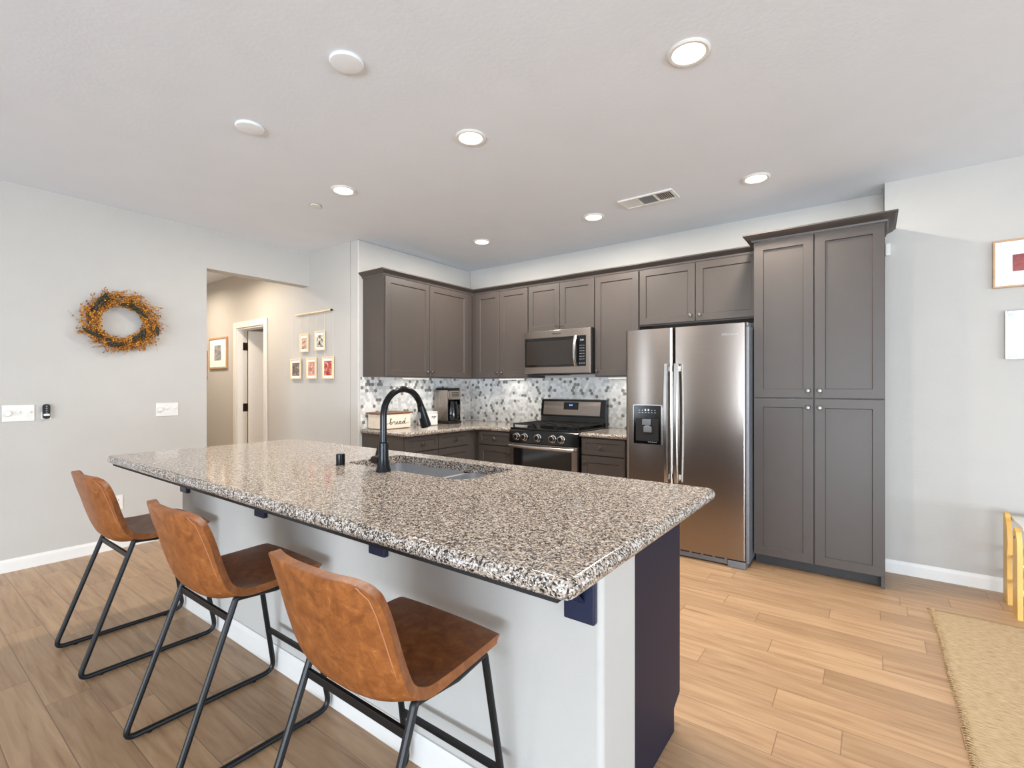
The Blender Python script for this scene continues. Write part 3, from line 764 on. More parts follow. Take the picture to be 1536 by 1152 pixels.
# ------------------------------------------------------------------ microwave
MX0, MX1, MZ0, MZ1 = 1.092, 1.8505, 1.412, 1.8425
mw = thing('microwave', 'stainless over-the-range microwave with black window', 'microwave', (1.47, -0.2, MZ0))
obj('case', B(((MX0, -0.375, MZ0), (MX1, -0.004, MZ1)), bev=0.003), 'black_matte', mw)
dd = obj('front_frame', B(((MX0, -0.408, MZ0 + 0.004), (MX1 - 0.002, -0.3755, MZ1)), bev=0.005), 'steel', mw)
mwin = obj('window', B(((1.104, -0.4105, 1.480), (1.722, -0.4075, 1.772)), bev=0.002), 'glass_dark', dd)
obj('window_screen', B(((1.125, -0.4112, 1.503), (1.668, -0.4104, 1.738))), 'glass_grey', mwin)
cpn = obj('control_panel', B(((1.7235, -0.4105, 1.480), (1.803, -0.4075, 1.772))), 'black_gloss', dd)
mb = MB()
for j in range(6):
    for i in range(3): mb.box((1.738 + i * 0.020, -0.4113, 1.545 + j * 0.026), (1.7455 + i * 0.020, -0.4104, 1.549 + j * 0.026))
for i in range(3): mb.box((1.736 + i * 0.022, -0.4113, 1.505), (1.744 + i * 0.022, -0.4104, 1.511))
obj('keypad', mb, 'white_led', cpn)
obj('clock_digits', text('3:41', 0.024, (1.763, -0.4112, 1.728), (1, 0, 0), (0, 0, 1), 0.0004), 'white_led', cpn)
mb = MB(); prof = [(-0.015, 0.0), (-0.008, -0.009), (0.008, -0.009), (0.015, 0.0), (0.01, 0.008), (-0.01, 0.008)]
rings = []
for k in range(17):
    t_ = k / 16; z = 1.482 + 0.29 * t_; rings.append([mb.bm.verts.new((1.700 + a, -0.428 - 0.026 * (1 - (2 * t_ - 1) ** 2) + b, z)) for a, b in prof])
for A, Bq in zip(rings, rings[1:]):
    for q in range(6): mb.bm.faces.new([A[q], A[(q + 1) % 6], Bq[(q + 1) % 6], Bq[q]])
mb.bm.faces.new(rings[0][::-1]); mb.bm.faces.new(rings[-1])
for z in (1.495, 1.757): mb.box((1.692, -0.432, z - 0.012), (1.708, -0.409, z + 0.012))
obj('handle', mb, 'silver', dd, sharp=50)
obj('badge', text('Whirlpool', 0.024, (1.478, -0.4088, 1.807), (1, 0, 0), (0, 0, 1), 0.0008), 'ink', dd)
obj('vent_lip', B(((MX0 + 0.06, -0.36, MZ0 - 0.008), (MX0 + 0.34, -0.05, MZ0 - 0.0005))), 'black_matte', mw)

# ------------------------------------------------------------------ counter items
ZK = 0.876
def stroke(mb, pts2, f, r):
    P3 = catmull([Vector((u, v, 0)) for u, v in pts2], 6)
    mb.tube([f(p.x, p.y) for p in P3], r, 6)
BREAD = [(0, .3), (.35, 1.5), (.5, 2.2), (.25, 2.0), (.2, .5), (.32, 0), (.62, .1), (.72, .6), (.45, .8), (.55, .65), (1.0, .7), (1.15, 1.0), (1.25, .85), (1.5, .9), (1.45, .2), (1.6, 0), (1.9, .35), (2.2, .7), (2.05, .95), (1.9, .6), (2.0, .1), (2.3, 0), (2.6, .4), (3.0, .9), (2.7, .9), (2.55, .4), (2.75, 0), (3.05, .4), (3.1, .9), (3.05, .2), (3.2, 0), (3.5, .3), (3.95, .9), (3.6, .85), (3.5, .35), (3.7, 0), (4.0, .5), (4.3, 2.2), (4.1, .3), (4.25, 0), (4.6, .25)]
SUGAR = [(0, .2), (.3, .5), (.5, 1), (.55, .3), (.3, 0), (.1, .15), (.7, .3), (.8, .9), (.9, .1), (1.2, .2), (1.3, .9), (1.35, .1), (1.7, .4), (2.1, .9), (1.8, .8), (1.75, .2), (2.1, .4), (2.15, .9), (2.0, -.8), (1.7, -.7), (2.2, .1), (2.7, .6), (3.0, .9), (2.7, .8), (2.65, .1), (3.0, .4), (3.05, .9), (3.1, .1), (3.4, .6), (3.6, 1), (3.7, .85), (3.9, .8)]
t = thing('bread_bin', 'cream bread bin with wooden lid and script lettering on the corner counter', 'bread bin', (0.13, -1.36, ZK))
obj('box', B(((0.03, -1.54, ZK), (0.25, -1.185, ZK + 0.145)), bev=0.014), 'cream', t)
mb = MB(); mb.box((0.024, -1.562, ZK + 0.1455), (0.258, -1.160, ZK + 0.160), 0.006); obj('lid', mb, 'lid_wood', t)
mb = MB(); stroke(mb, BREAD, lambda u, v: (0.2512, -1.455 + u * 0.046, ZK + 0.045 + v * 0.026), 0.0026)
for u in (-1.487, -1.236): mb.tube([(0.2512, u, ZK + 0.052), (0.2512, u + 0.022, ZK + 0.055)], 0.0016, 6)
obj('lettering', mb, 'ink', t)
t = thing('canister', 'square white canister with small script beside the coffee maker', 'canister', (0.18, -0.88, ZK))
obj('jar', B(((0.10, -0.955, ZK), (0.25, -0.805, ZK + 0.130)), bev=0.012), 'white_plastic', t)
obj('lid', B(((0.103, -0.952, ZK + 0.1305), (0.247, -0.808, ZK + 0.146)), bev=0.005), 'white_plastic', t)
mb = MB(); stroke(mb, SUGAR, lambda u, v: (0.2512, -0.90 + u * 0.018, ZK + 0.085 + v * 0.014), 0.0013); obj('lettering', mb, 'ink', t)
# coffee maker facing away from the left wall
cm = thing('coffee_maker', 'stainless and black drip coffee maker standing in the counter corner', 'coffee maker', (0.145, -0.55, ZK), PI / 2)
def lob(name, mb, m, parent=cm): return obj(name, mb, m, parent, local=True)
lob('base', B(((-0.105, -0.115, 0), (0.105, 0.11, 0.032)), bev=0.008), 'black_matte')
hs = MB(); hs.box((-0.105, 0.02, 0.0325), (0.105, 0.11, 0.372), 0.006); hs.box((-0.105, -0.098, 0.0325), (-0.094, 0.0195, 0.372), 0.003); hs.box((0.094, -0.098, 0.0325), (0.105, 0.0195, 0.372), 0.003)
lob('housing', hs, 'steel')
hd = lob('brew_head', B(((-0.0935, -0.108, 0.262), (0.0935, 0.0195, 0.372)), bev=0.012), 'steel')
mb = MB(); mb.box((-0.095, -0.10, 0.3725), (0.095, 0.10, 0.395), 0.012); lob('lid', mb, 'black_matte')
ctl = MB()
for j in range(3):
    for i in range(4): ctl.box((-0.04 + i * 0.028, -0.1105, 0.30 + j * 0.02), (-0.022 + i * 0.028, -0.1082, 0.312 + j * 0.02), 0.001)
lob('buttons', ctl, 'black_gloss', hd)
lob('carafe_bay', B(((-0.0935, 0.012, 0.0325), (0.0935, 0.0195, 0.2615))), 'black_matte')
mb = MB(); mb.lathe([(0, 0), (0.068, 0), (0.074, 0.2), (0.073, 0.6), (0.06, 0.85), (0.056, 1), (0, 1)], (0, -0.066, 0.0325), (0, -0.066, 0.245), 28)
cf = lob('carafe', mb, 'black_gloss')
mb = MB(); mb.tube(catmull([(0.0, -0.128, 0.21), (0.0, -0.175, 0.20), (0.0, -0.175, 0.12), (0.0, -0.138, 0.08)], 6), 0.008, 8); lob('carafe_handle', mb, 'black_matte', cf)

# ------------------------------------------------------------------ island
IX0, IX1, IY0, IY1 = 0.645, 3.505, -3.690, -2.615
IZ0, IZ1 = 0.872, 0.914
HX0, HX1, HY0, HY1 = 1.90, 2.672, -3.072, -2.735
isl = thing('kitchen_island', 'white island with navy end panel and bar overhang', 'kitchen island', (2.0, -3.0, 0))
mb = MB(); mb.box((0.66, -3.338, 0), (3.398, -3.110, IZ0 - 0.012), 0.018, 4)
obj('pony_wall', mb, 'wall', isl)
mb = MB(); mb.box((1.0, -3.109, 0.0), (3.3435, -2.68, 0.098))
obj('toe_kick', mb, 'toe', isl)
mb = MB(); 
mb.box((0.70, -3.1095, 0.0985), (HX0 - 0.03, -2.61, IZ0 - 0.003)); mb.box((HX1 + 0.03, -3.1095, 0.0985), (3.344, -2.61, IZ0 - 0.003))
mb.box((HX0 - 0.03, -3.1095, 0.0985), (HX1 + 0.03, -2.61, 0.60)); mb.box((HX0 - 0.03, -2.63, 0.60), (HX1 + 0.03, -2.61, IZ0 - 0.003))
obj('cabinet_body', mb, 'navy', isl)
mb = MB(); mb.prism([(-3.1095, 0), (-2.672, 0), (-2.672, 0.085), (-2.605, 0.115), (-2.605, IZ0 - 0.002), (-3.1095, IZ0 - 0.002)], lambda y, z: (3.3445, y, z), lambda y, z: (3.366, y, z))
obj('end_panel', mb, 'navy', isl)
mb = MB(); mb.prism([(0, 0), (0.012, 0.004), (0.018, 0.02), (0.020, 0.032), (0, 0.032)], lambda d, z: (3.398 + d, -3.325, IZ0 - 0.034 + z), lambda d, z: (3.398 + d, -3.085, IZ0 - 0.034 + z)); obj('cap_trim', mb, 'white_trim', isl)
mb = bb('', lambda u, d, z: (u, -3.3385 - d, z), 0.655, 3.40, h=0.10)
obj('baseboard', mb, 'white_trim', isl)
mb = MB(); mb.box((0.70, IY0 + 0.018, IZ0 - 0.010), (3.465, IY0 + 0.058, IZ0 - 0.001)); mb.box((0.70, -3.34, IZ0 - 0.010), (3.40, -3.30, IZ0 - 0.001))
obj('support_strip', mb, 'black_matte', isl)
for x in (0.742, 1.638, 2.508, 3.340):
    mb = MB(); w = 0.045
    mb.box((x - w, -3.360, 0.668), (x + w, -3.3385, IZ0 - 0.0105), 0.004)
    mb.box((x - w, IY0 + 0.06, IZ0 - 0.024), (x + w, -3.3605, IZ0 - 0.0105), 0.003)
    mb.prism([(-3.360, 0.72), (-3.352, 0.72), (-3.50, IZ0 - 0.022), (-3.53, IZ0 - 0.022)], lambda y, z: (x - 0.018, y, z), lambda y, z: (x + 0.018, y, z))
    obj('bracket', mb, 'bracket', isl)
hole = rounded([(HX0, HY0), (HX1, HY0), (HX1, HY1), (HX0, HY1)], [0.05, 0.09, 0.03, 0.03], 5)
slab('island_countertop', rounded([(IX0, IY0), (IX1, IY0), (IX1, IY1), (IX0, IY1)], [0.035] * 4), IZ0, IZ1, 'long polished speckled granite island top with sink cutout', 'countertop', hole=hole, bull=0.02, loc=(2.07, -3.15, IZ0))

# undermount double sink
def bowl(mb, x0, x1, y0, y1, zt_, zb, r=0.04):
    rings = []
    for ins, z in ((0.0, zt_), (0.006, zb + 0.04), (0.018, zb + 0.012), (0.045, zb), (0.12, zb - 0.003)):
        rings.append([mb.bm.verts.new((x, y, z)) for x, y in rounded([(x0 + ins, y0 + ins), (x1 - ins, y0 + ins), (x1 - ins, y1 - ins), (x0 + ins, y1 - ins)], [max(0.006, r - ins * 0.3)] * 4, 4)])
    for A, Bq in zip(rings, rings[1:]):
        for i in range(len(A)): mb.bm.faces.new([A[i], A[(i + 1) % len(A)], Bq[(i + 1) % len(A)], Bq[i]])
    mb.bm.faces.new(rings[-1]); return mb
XM = 2.40
sk = thing('kitchen_sink', 'stainless double-bowl sink set into the island granite', 'sink', (2.28, -2.9, 0.66))
mb = bowl(MB(), HX0 - 0.006, XM - 0.012, HY0 - 0.006, HY1 + 0.006, IZ0 - 0.001, 0.665); obj('large_bowl', mb, 'sink_steel', sk, recalc=False)
mb = bowl(MB(), XM + 0.012, HX1 + 0.006, HY0 - 0.006, HY1 + 0.006, IZ0 - 0.001, 0.70); obj('small_bowl', mb, 'sink_steel', sk, recalc=False)
mb = MB(); mb.box((XM - 0.0125, HY0 - 0.004, IZ0 - 0.03), (XM + 0.0125, HY1 + 0.004, IZ0 - 0.003), 0.006); obj('divider', mb, 'sink_steel', sk)
for x, z in ((2.15, 0.663), (2.53, 0.698)):
    mb = MB(); mb.lathe([(0, 0.3), (0.03, 0.3), (0.043, 1.0), (0.045, 0.8)], (x, -2.9, z - 0.003), (x, -2.9, z + 0.003), 24); obj('drain', mb, 'silver', sk)
# faucet
fx, fy = 2.243, -3.115
fc = thing('kitchen_faucet', 'tall black gooseneck faucet behind the island sink', 'faucet', (fx, fy, IZ1))
mb = MB(); mb.lathe([(0, 0), (0.033, 0), (0.033, 0.04), (0.029, 0.10), (0.0225, 0.42), (0.021, 0.95), (0.018, 1.0), (0, 1.0)], (fx, fy, IZ1 + 0.0005), (fx, fy, IZ1 + 0.128), 32); obj('base', mb, 'bronze_black', fc)
cy, cz0, rr = fy + 0.112, 1.155, 0.112
pts = [(fx, fy, IZ1 + 0.12), (fx, fy, 1.0), (fx, fy, 1.08)]
for k in range(0, 17):
    a = PI - k * (PI * 0.915) / 16; pts.append((fx, cy + rr * math.cos(a), cz0 + rr * 1.05 * math.sin(a)))
mb = MB(); mb.tube(pts, 0.0145, 16); obj('gooseneck', mb, 'bronze_black', fc)
e = Vector(pts[-1]); dv = (e - Vector(pts[-2])).normalized()
mb = MB(); mb.lathe([(0, 0), (0.0165, 0), (0.0165, 0.12), (0.019, 0.2), (0.026, 0.95), (0.024, 1.0), (0, 1.0)], e - dv * 0.012, e + dv * 0.098, 24)
sh = obj('spray_head', mb, 'bronze_black', fc)
q = e + dv * 0.035; mb = MB(); mb.box((fx - 0.007, q.y - 0.024, q.z - 0.02), (fx + 0.007, q.y - 0.017, q.z + 0.012), 0.002); obj('spray_button', mb, 'grey_metal', sh)
mb = MB(); mb.lathe([(0, 0), (0.018, 0.0), (0.019, 0.5), (0.017, 1), (0, 1)], (fx - 0.02, fy - 0.002, IZ1 + 0.046), (fx - 0.062, fy - 0.006, IZ1 + 0.046), 20)
mb.tube([(fx - 0.05, fy, IZ1 + 0.055), (fx - 0.052, fy + 0.01, IZ1 + 0.09), (fx - 0.042, fy + 0.02, IZ1 + 0.15)], [0.006, 0.005, 0.0045], 10)
obj('lever_handle', mb, 'hinge', fc)
mb = MB(); mb.lathe([(0, 0), (0.0215, 0), (0.0205, 0.06), (0.0205, 0.92), (0.018, 1), (0, 1)], (1.937, -3.122, IZ1 + 0.0005), (1.937, -3.122, IZ1 + 0.052), 24)
tag(obj('air_gap_cap', mb, 'bronze_black', loc=(1.937, -3.122, IZ1)), 'small black cylindrical cap on the granite left of the faucet', 'air gap')

# ------------------------------------------------------------------ bar stools
PROF = [(.254, .572, .172), (.252, .586, .194), (.234, .597, .206), (.125, .592, .211), (.025, .577, .215), (-.052, .563, .220), (-.100, .562, .223), (-.132, .588, .224), (-.153, .640, .222), (-.172, .70, .219), (-.188, .76, .215), (-.204, .81, .212), (-.213, .846, .205), (-.218, .866, .188), (-.219, .876, .152)]
WRAP = [(0, -.014), (0, -.010), (0, -.004), (0, -.004), (.002, .008), (.006, .026), (.018, .045), (.034, .035), (.042, .016), (.046, .006), (.048, .001), (.050, -.001), (.050, -.002), (.050, -.003), (.050, -.003)]
def interp(tab, v):
    x = v * (len(tab) - 1); i = min(int(x), len(tab) - 2); t_ = x - i
    return [a + (b - a) * t_ for a, b in zip(tab[i], tab[i + 1])]
def shell(u, v):
    y, z, w = interp(PROF, v); wy, wz = interp(WRAP, v); k = min(1.0, abs(u * w) / 0.214) ** 2.8
    return Vector((u * w, y + wy * k, z + wz * k))
def make_stool(label, loc):
    t = thing('bar_stool', label, 'bar stool', loc, group='leather bar stools along the island')
    mb = MB(); mb.grid(lambda a, b: shell(a * 2 - 1, b), 12, 28)
    o = obj('seat_shell', mb, 'leather', t, local=True, sharp=180)
    bm = bmesh.new(); bm.from_mesh(o.data); bmesh.ops.recalc_face_normals(bm, faces=list(bm.faces))
    c = [f for f in bm.faces if abs(f.calc_center_median().x) < 0.03 and f.calc_center_median().y > 0][0]
    if c.normal.z < 0: bmesh.ops.reverse_faces(bm, faces=list(bm.faces))
    bm.to_mesh(o.data); bm.free()
    s_ = o.modifiers.new('thick', 'SOLIDIFY'); s_.thickness = 0.026; s_.offset = -1
    bv = o.modifiers.new('edge', 'BEVEL'); bv.width = 0.011; bv.segments = 3; bv.limit_method = 'ANGLE'; bv.angle_limit = math.radians(50)
    sd = o.modifiers.new('smooth', 'SUBSURF'); sd.levels = 1; sd.render_levels = 2
    # stitched seam running down both sides of the padded back
    for s in (-1, 1):
        pts = []
        for k in range(60):
            v = 0.44 + 0.50 * k / 59; u = s * 0.92; e_ = 0.004
            n = (shell(u + e_, v) - shell(u - e_, v)).cross(shell(u, v + e_) - shell(u, v - e_)).normalized()
            if n.y + n.z > 0: n = -n
            pts.append(shell(u, v) + n * 0.0262)
        mb = MB(); mb.tube(pts, 0.0016, 6); obj('seam', mb, 'stitch', t, local=True)
    for s in (-1, 1):
        x, xb = s * 0.205, s * 0.214
        V = [(x, 0.06, 0.552), (s * 0.194, 0.182, 0.558), (xb, 0.270, 0.012), (xb, -0.278, 0.012), (x, -0.078, 0.562), (x, -0.062, 0.562), (x, 0.06, 0.552)]
        loop = fillet(V, [0.012, 0.05, 0.04, 0.008, 0.01], 6)
        mb = MB(); mb.tube(loop, 0.0105, 10)
        for y in (-0.20, 0.18): mb.cyl((xb, y, 0.0), (xb, y, 0.006), 0.009, seg=10)
        obj('sled_frame', mb, 'black_metal', t, local=True)
    mb = MB(); mb.box((-0.202, -0.104, 0.488), (0.202, -0.092, 0.512), 0.003); obj('rear_crossbar', mb, 'black_metal', t, local=True)
    mb = MB(); mb.box((-0.205, 0.234, 0.196), (0.205, 0.250, 0.214), 0.003); obj('footrest', mb, 'black_metal', t, local=True)
    mb = MB()
    for y, z in ((0.02, 0.544), (0.150, 0.556)): mb.box((-0.19, y - 0.012, z - 0.004), (0.19, y + 0.012, z + 0.004), 0.002)
    obj('seat_support', mb, 'black_metal', t, local=True)
    return t
SY = -3.637
st = make_stool('cognac leather bar stool nearest the camera, first from the right', (2.914, SY - 0.010, 0))
dup(st, (2.012, SY, 0), 'cognac leather bar stool in the middle of the three along the island')
dup(st, (0.982, SY, 0), 'cognac leather bar stool farthest from the camera, nearest the wreath wall')

# ------------------------------------------------------------------ wreath
wy, wz = -3.246, 1.795
wr = thing('wreath', 'round wreath of orange berry sprigs and dark leaves on the left wall', 'wreath', (XW, wy, wz))
rnd = random.Random(11)
def ringpt(a, r, o): return Vector((XW + o, wy + r * math.cos(a) * 1.02, wz + r * math.sin(a) * 0.92))
mb = MB()
for k in range(60):
    a0 = rnd.uniform(0, 2 * PI); r0 = rnd.uniform(0.15, 0.215); o0 = rnd.uniform(0.012, 0.055); L_ = rnd.uniform(0.6, 1.5)
    dr_ = rnd.uniform(-0.02, 0.03)
    mb.tube([ringpt(a0 - L_ * q_ / 7, r0 + dr_ * q_ / 7 + 0.006 * math.sin(q_), o0 + 0.01 * math.sin(q_ * 1.7)) for q_ in range(8)], 0.0022, 5)
obj('twig_ring', mb, mat('wreath_twig', (88, 58, 34), 0.8), wr)
bm_b = MB(); bm_s = MB()
for k in range(640):
    a0 = rnd.uniform(0, 2 * PI); r0 = rnd.uniform(0.13, 0.235); o0 = rnd.uniform(0.012, 0.085)
    sweep_ = rnd.uniform(0.16, 0.42); out = rnd.uniform(-0.015, 0.065) * (1.0 if r0 > 0.17 else 0.4)
    if rnd.random() < 0.06: out += 0.045
    P_ = [ringpt(a0 - sweep_ * q_ / 4, r0 + out * (q_ / 4) ** 1.5, o0 + 0.008 * q_ / 4) for q_ in range(5)]
    bm_s.tube(P_, 0.0009, 4)
    for q_ in range(rnd.randint(5, 9)):
        t_ = rnd.uniform(0.25, 1.0) * 4; i = min(3, int(t_)); p = P_[i].lerp(P_[i + 1], t_ - i) + Vector([rnd.gauss(0, 0.006) for _ in range(3)])
        p.x = max(p.x, XW + 0.006)
        tmp = bmesh.new(); bmesh.ops.create_icosphere(tmp, subdivisions=1, radius=rnd.uniform(0.0034, 0.0056)); bm_b.mi = 0 if rnd.random() < 0.5 else (1 if rnd.random() < 0.55 else 2)
        bm_b.merge(tmp, Matrix.Translation(p))
o = obj('berries', bm_b, [mat('berry_orange', (196, 126, 34), 0.5), mat('berry_gold', (216, 160, 60), 0.5), mat('berry_rust', (112, 62, 24), 0.5)], wr, recalc=False); o['kind'] = 'stuff'
o = obj('sprigs', bm_s, mat('sprig_stem', (150, 96, 40), 0.8), wr); o['kind'] = 'stuff'
lm = mat('wreath_leaf', (38, 38, 22), 0.6, var=0.2)
for k, (ad, rr_, sw) in enumerate([(128, .235, 1), (122, .215, .9), (135, .20, 1), (118, .25, .8), (140, .22, 1), (150, .20, .8), (75, .165, 1), (62, .155, 1.1), (48, .15, 1), (38, .15, 1), (88, .16, .8), (28, .16, .9),
                                   (205, .255, 1.1), (212, .235, 1), (222, .215, .9), (248, .225, .9), (256, .225, 1), (264, .215, .9), (240, .20, .8), (300, .17, 1), (310, .16, 1.1), (322, .155, 1), (330, .165, .9), (342, .25, .9), (350, .24, .8), (318, .19, 1)]):
    a = math.radians(ad); c = ringpt(a, rr_ * 0.93, 0.097); d2 = (ringpt(a - 0.1, rr_ * 0.98, 0.10) - c).normalized(); sd_ = d2.cross(Vector((1, 0, 0)))
    mb = MB(); Ln = 0.066 * sw
    def lf(u, v):
        w = 0.0125 * math.sin(PI * min(1, max(0.02, v))) ** 0.8
        return c + d2 * (v - 0.5) * Ln + sd_ * (u * 2 - 1) * w + Vector((0.004 * math.sin(v * PI) - 0.004 * abs(u * 2 - 1), 0, 0))
    mb.grid(lf, 4, 8); lo = obj('leaf', mb, lm, wr, recalc=False)
    so = lo.modifiers.new('thick', 'SOLIDIFY'); so.thickness = 0.0012

# ------------------------------------------------------------------ framed pictures
def framed(name, label, f, u0, u1, z0, z1, fw, fm, art, mat_w=0.06, artbox=None, depth=0.022):
    t = thing(name, label, 'picture', f((u0 + u1) / 2, 0, z0))
    mb = MB()
    mb.box(f(u0, 0.001, z0), f(u0 + fw, depth, z1), 0.002); mb.box(f(u1 - fw, 0.001, z0), f(u1, depth, z1), 0.002)
    mb.box(f(u0 + fw, 0.001, z0), f(u1 - fw, depth, z0 + fw), 0.002); mb.box(f(u0 + fw, 0.001, z1 - fw), f(u1 - fw, depth, z1), 0.002)
    obj('frame', mb, fm, t)
    obj('mat_board', B((f(u0 + fw, 0.002, z0 + fw), f(u1 - fw, depth * 0.55, z1 - fw))), 'paper', t)
    if artbox:
        a, b, c, d = artbox; obj('print', B((f(a, depth * 0.55, c), f(b, depth * 0.62, d))), art, t)
    return t
FH = lambda x, d, z: (x, YH - d, z)
framed('framed_picture', 'oak-framed grey print with white mat left of the hallway door', FH, -3.29, -2.755, 1.525, 1.94, 0.022, 'oak_frame',
       picture_mat('print_grey', [(0.3, (70, 74, 80)), (0.6, (168, 170, 172))], 22), artbox=(-3.13, -2.93, 1.635, 1.835))
framed('framed_picture', 'sliver of an oak frame beside the hall opening edge', FH, -3.92, -3.365, 1.42, 1.78, 0.022, 'oak_frame',
       picture_mat('print_dim', [(0.3, (110, 100, 90)), (0.6, (190, 180, 168))], 18), artbox=(-3.8, -3.55, 1.5, 1.7))
FR = lambda x, d, z: (x, YR - d, z)
framed('framed_picture', 'white-matted picture with a red print, upper one on the right wall', FR, 4.572, 5.12, 1.90, 2.195, 0.010, 'oak_frame',
       picture_mat('print_red', [(0.3, (116, 46, 44)), (0.6, (158, 74, 70))], 16), artbox=(4.66, 5.03, 1.997, 2.10))
framed('framed_picture', 'silver-framed pale picture hanging below the red print', FR, 4.626, 5.17, 1.455, 1.755, 0.012, 'silver',
       picture_mat('print_pale', [(0.35, (196, 200, 206)), (0.65, (230, 231, 232))], 7), artbox=(4.64, 5.156, 1.469, 1.741))

# hanging photo display on the hallway wall
t = thing('photo_hanger', 'pale wooden dowel with strings hanging on the hallway wall', 'hanger', (-0.75, YH, 2.05))
mb = MB(); mb.cyl((-1.085, YH - 0.016, 2.062), (-0.425, YH - 0.016, 2.062), 0.010, seg=14); obj('dowel', mb, 'pale_wood', t)
mb = MB(); mb.cyl((-0.425, YH - 0.016, 2.062), (-0.41, YH - 0.016, 2.062), 0.0105, seg=14); obj('end_cap', mb, 'hinge', t)
photos = [('upper left photo of the five hung on strings', -1.0, -0.845, 1.655, 1.850, [(0.35, (112, 84, 74)), (0.5, (190, 150, 130)), (0.65, (226, 214, 200))]),
          ('upper right photo of the five hung on strings, dark tree-like figure', -0.712, -0.535, 1.660, 1.862, [(0.38, (58, 52, 44)), (0.5, (176, 166, 150)), (0.62, (232, 226, 214))]),
          ('lower left photo of the five hung on strings, dark brown', -1.19, -0.985, 1.370, 1.590, [(0.35, (66, 58, 54)), (0.6, (130, 118, 108)), (0.75, (190, 176, 160))]),
          ('lower middle photo of the five hung on strings, pinkish', -0.872, -0.690, 1.368, 1.592, [(0.35, (150, 112, 98)), (0.55, (212, 156, 136)), (0.7, (226, 198, 180))]),
          ('lower right photo of the five hung on strings, red clothing', -0.575, -0.382, 1.365, 1.592, [(0.35, (150, 46, 40)), (0.52, (188, 84, 74)), (0.68, (220, 190, 172))])]
smb = MB()
for lab, x0, x1, z0, z1, st_ in photos:
    for x in (x0 + 0.02, x1 - 0.02): smb.cyl((x, YH - 0.005, z1 - 0.005), (x, YH - 0.006, 2.06), 0.0012, seg=6)
obj('strings', smb, 'string', t)
for k, (lab, x0, x1, z0, z1, st_) in enumerate(photos):
    p = thing('hanging_photo', lab, 'photo', ((x0 + x1) / 2, YH, z0))
    mb = MB(); w = 0.014
    for a, b in (((x0, z0), (x0 + w, z1)), ((x1 - w, z0), (x1, z1)), ((x0 + w, z0), (x1 - w, z0 + w)), ((x0 + w, z1 - w), (x1 - w, z1))): mb.box((a[0], YH - 0.026, a[1]), (b[0], YH - 0.008, b[1]), 0.002)
    obj('frame', mb, 'pale_wood', p)
    obj('backing', B(((x0 + w, YH - 0.016, z0 + w), (x1 - w, YH - 0.011, z1 - w))), 'paper', p)
    obj('print', B(((x0 + w + 0.018, YH - 0.018, z0 + w + 0.02), (x1 - w - 0.018, YH - 0.0155, z1 - w - 0.03))), picture_mat('photo_%d' % k, st_, 26, k * 1.7), p)

# ------------------------------------------------------------------ ceiling fixtures
LIGHTS = [(3.334, -2.385, 'recessed light over the island end nearest the camera'), (2.128, -2.41, 'recessed light over the middle of the island'),
          (0.899, -2.401, 'recessed light nearest the hall opening'), (3.329, -0.850, 'recessed light in front of the tall pantry'),
          (2.098, -0.830, 'recessed light near the ceiling vent in front of the range'), (0.904, -0.860, 'recessed light near the kitchen corner')]
r0 = None
for x, y, lab in LIGHTS:
    if r0 is None:
        r0 = thing('recessed_light', 'round white lit ' + lab, 'ceiling light', (x, y, ZC), group='recessed ceiling lights')
        mb = MB(); mb.lathe([(0.066, 0.0), (0.087, 0.0), (0.088, 0.4), (0.080, 1.0), (0.068, 0.9), (0.062, 0.0)], (0, 0, -0.0004), (0, 0, -0.010), 40); obj('trim_ring', mb, 'white_plastic', r0, local=True)
        mb = MB(); mb.cyl((0, 0, -0.0005), (0, 0, -0.0045), 0.0655, seg=40); obj('lens', mb, 'lens', r0, local=True)
    else: dup(r0, (x, y, ZC), 'round white lit ' + lab)
    area('lamp_' + str(len(bpy.data.lights)), (x, y, ZC - 0.014), (x, y, 0), 0.12, 0.12, 25, WARM, 180, 'DISK')
for x in (-3.1, -1.75): area('hall_lamp_' + str(len(bpy.data.lights)), (x, -2.32, ZC - 0.01), (x, -2.32, 0), 0.2, 0.2, 25, (1.0, 0.85, 0.68), 160, 'DISK')
c0 = None
for x, y, lab in ((2.118, -3.213, 'nearest the camera'), (1.233, -3.210, 'farther from the camera')):
    M['cover'] = M.get('cover') or mat('white_cover', (230, 233, 236), 0.6, var=0.01)
    mb = MB(); mb.lathe([(0, 0), (0.070, 0), (0.073, 0.3), (0.068, 0.8), (0.05, 1.0), (0, 1.0)], (x, y, ZC - 0.0005), (x, y, ZC - 0.016), 40)
    tag(obj('ceiling_cover', mb, 'cover', loc=(x, y, ZC)), 'round blank white ceiling cover ' + lab, 'ceiling cover')
mb = MB(); mb.lathe([(0, 0), (0.042, 0), (0.042, 0.6), (0.038, 1.0), (0, 1.0)], (0.466, -2.356, ZC - 0.0005), (0.466, -2.356, ZC - 0.008), 30)
spk = tag(obj('sprinkler_cover', mb, 'white_plastic', loc=(0.466, -2.356, ZC)), 'small round sprinkler cover on the ceiling near the hall opening', 'sprinkler')
mb = MB(); mb.lathe([(0.0425, 0), (0.046, 0), (0.046, 1), (0.0425, 1)], (0.466, -2.356, ZC - 0.0003), (0.466, -2.356, ZC - 0.002), 30); obj('gap_ring', mb, 'grey_metal', spk)
vt = thing('ceiling_vent', 'rectangular white louvred air vent in the ceiling', 'vent', (2.607, -0.935, ZC))
vx0, vx1, vy0, vy1 = 2.400, 2.814, -1.030, -0.838; zz = ZC - 0.0005
mb = MB(); fw_ = 0.022
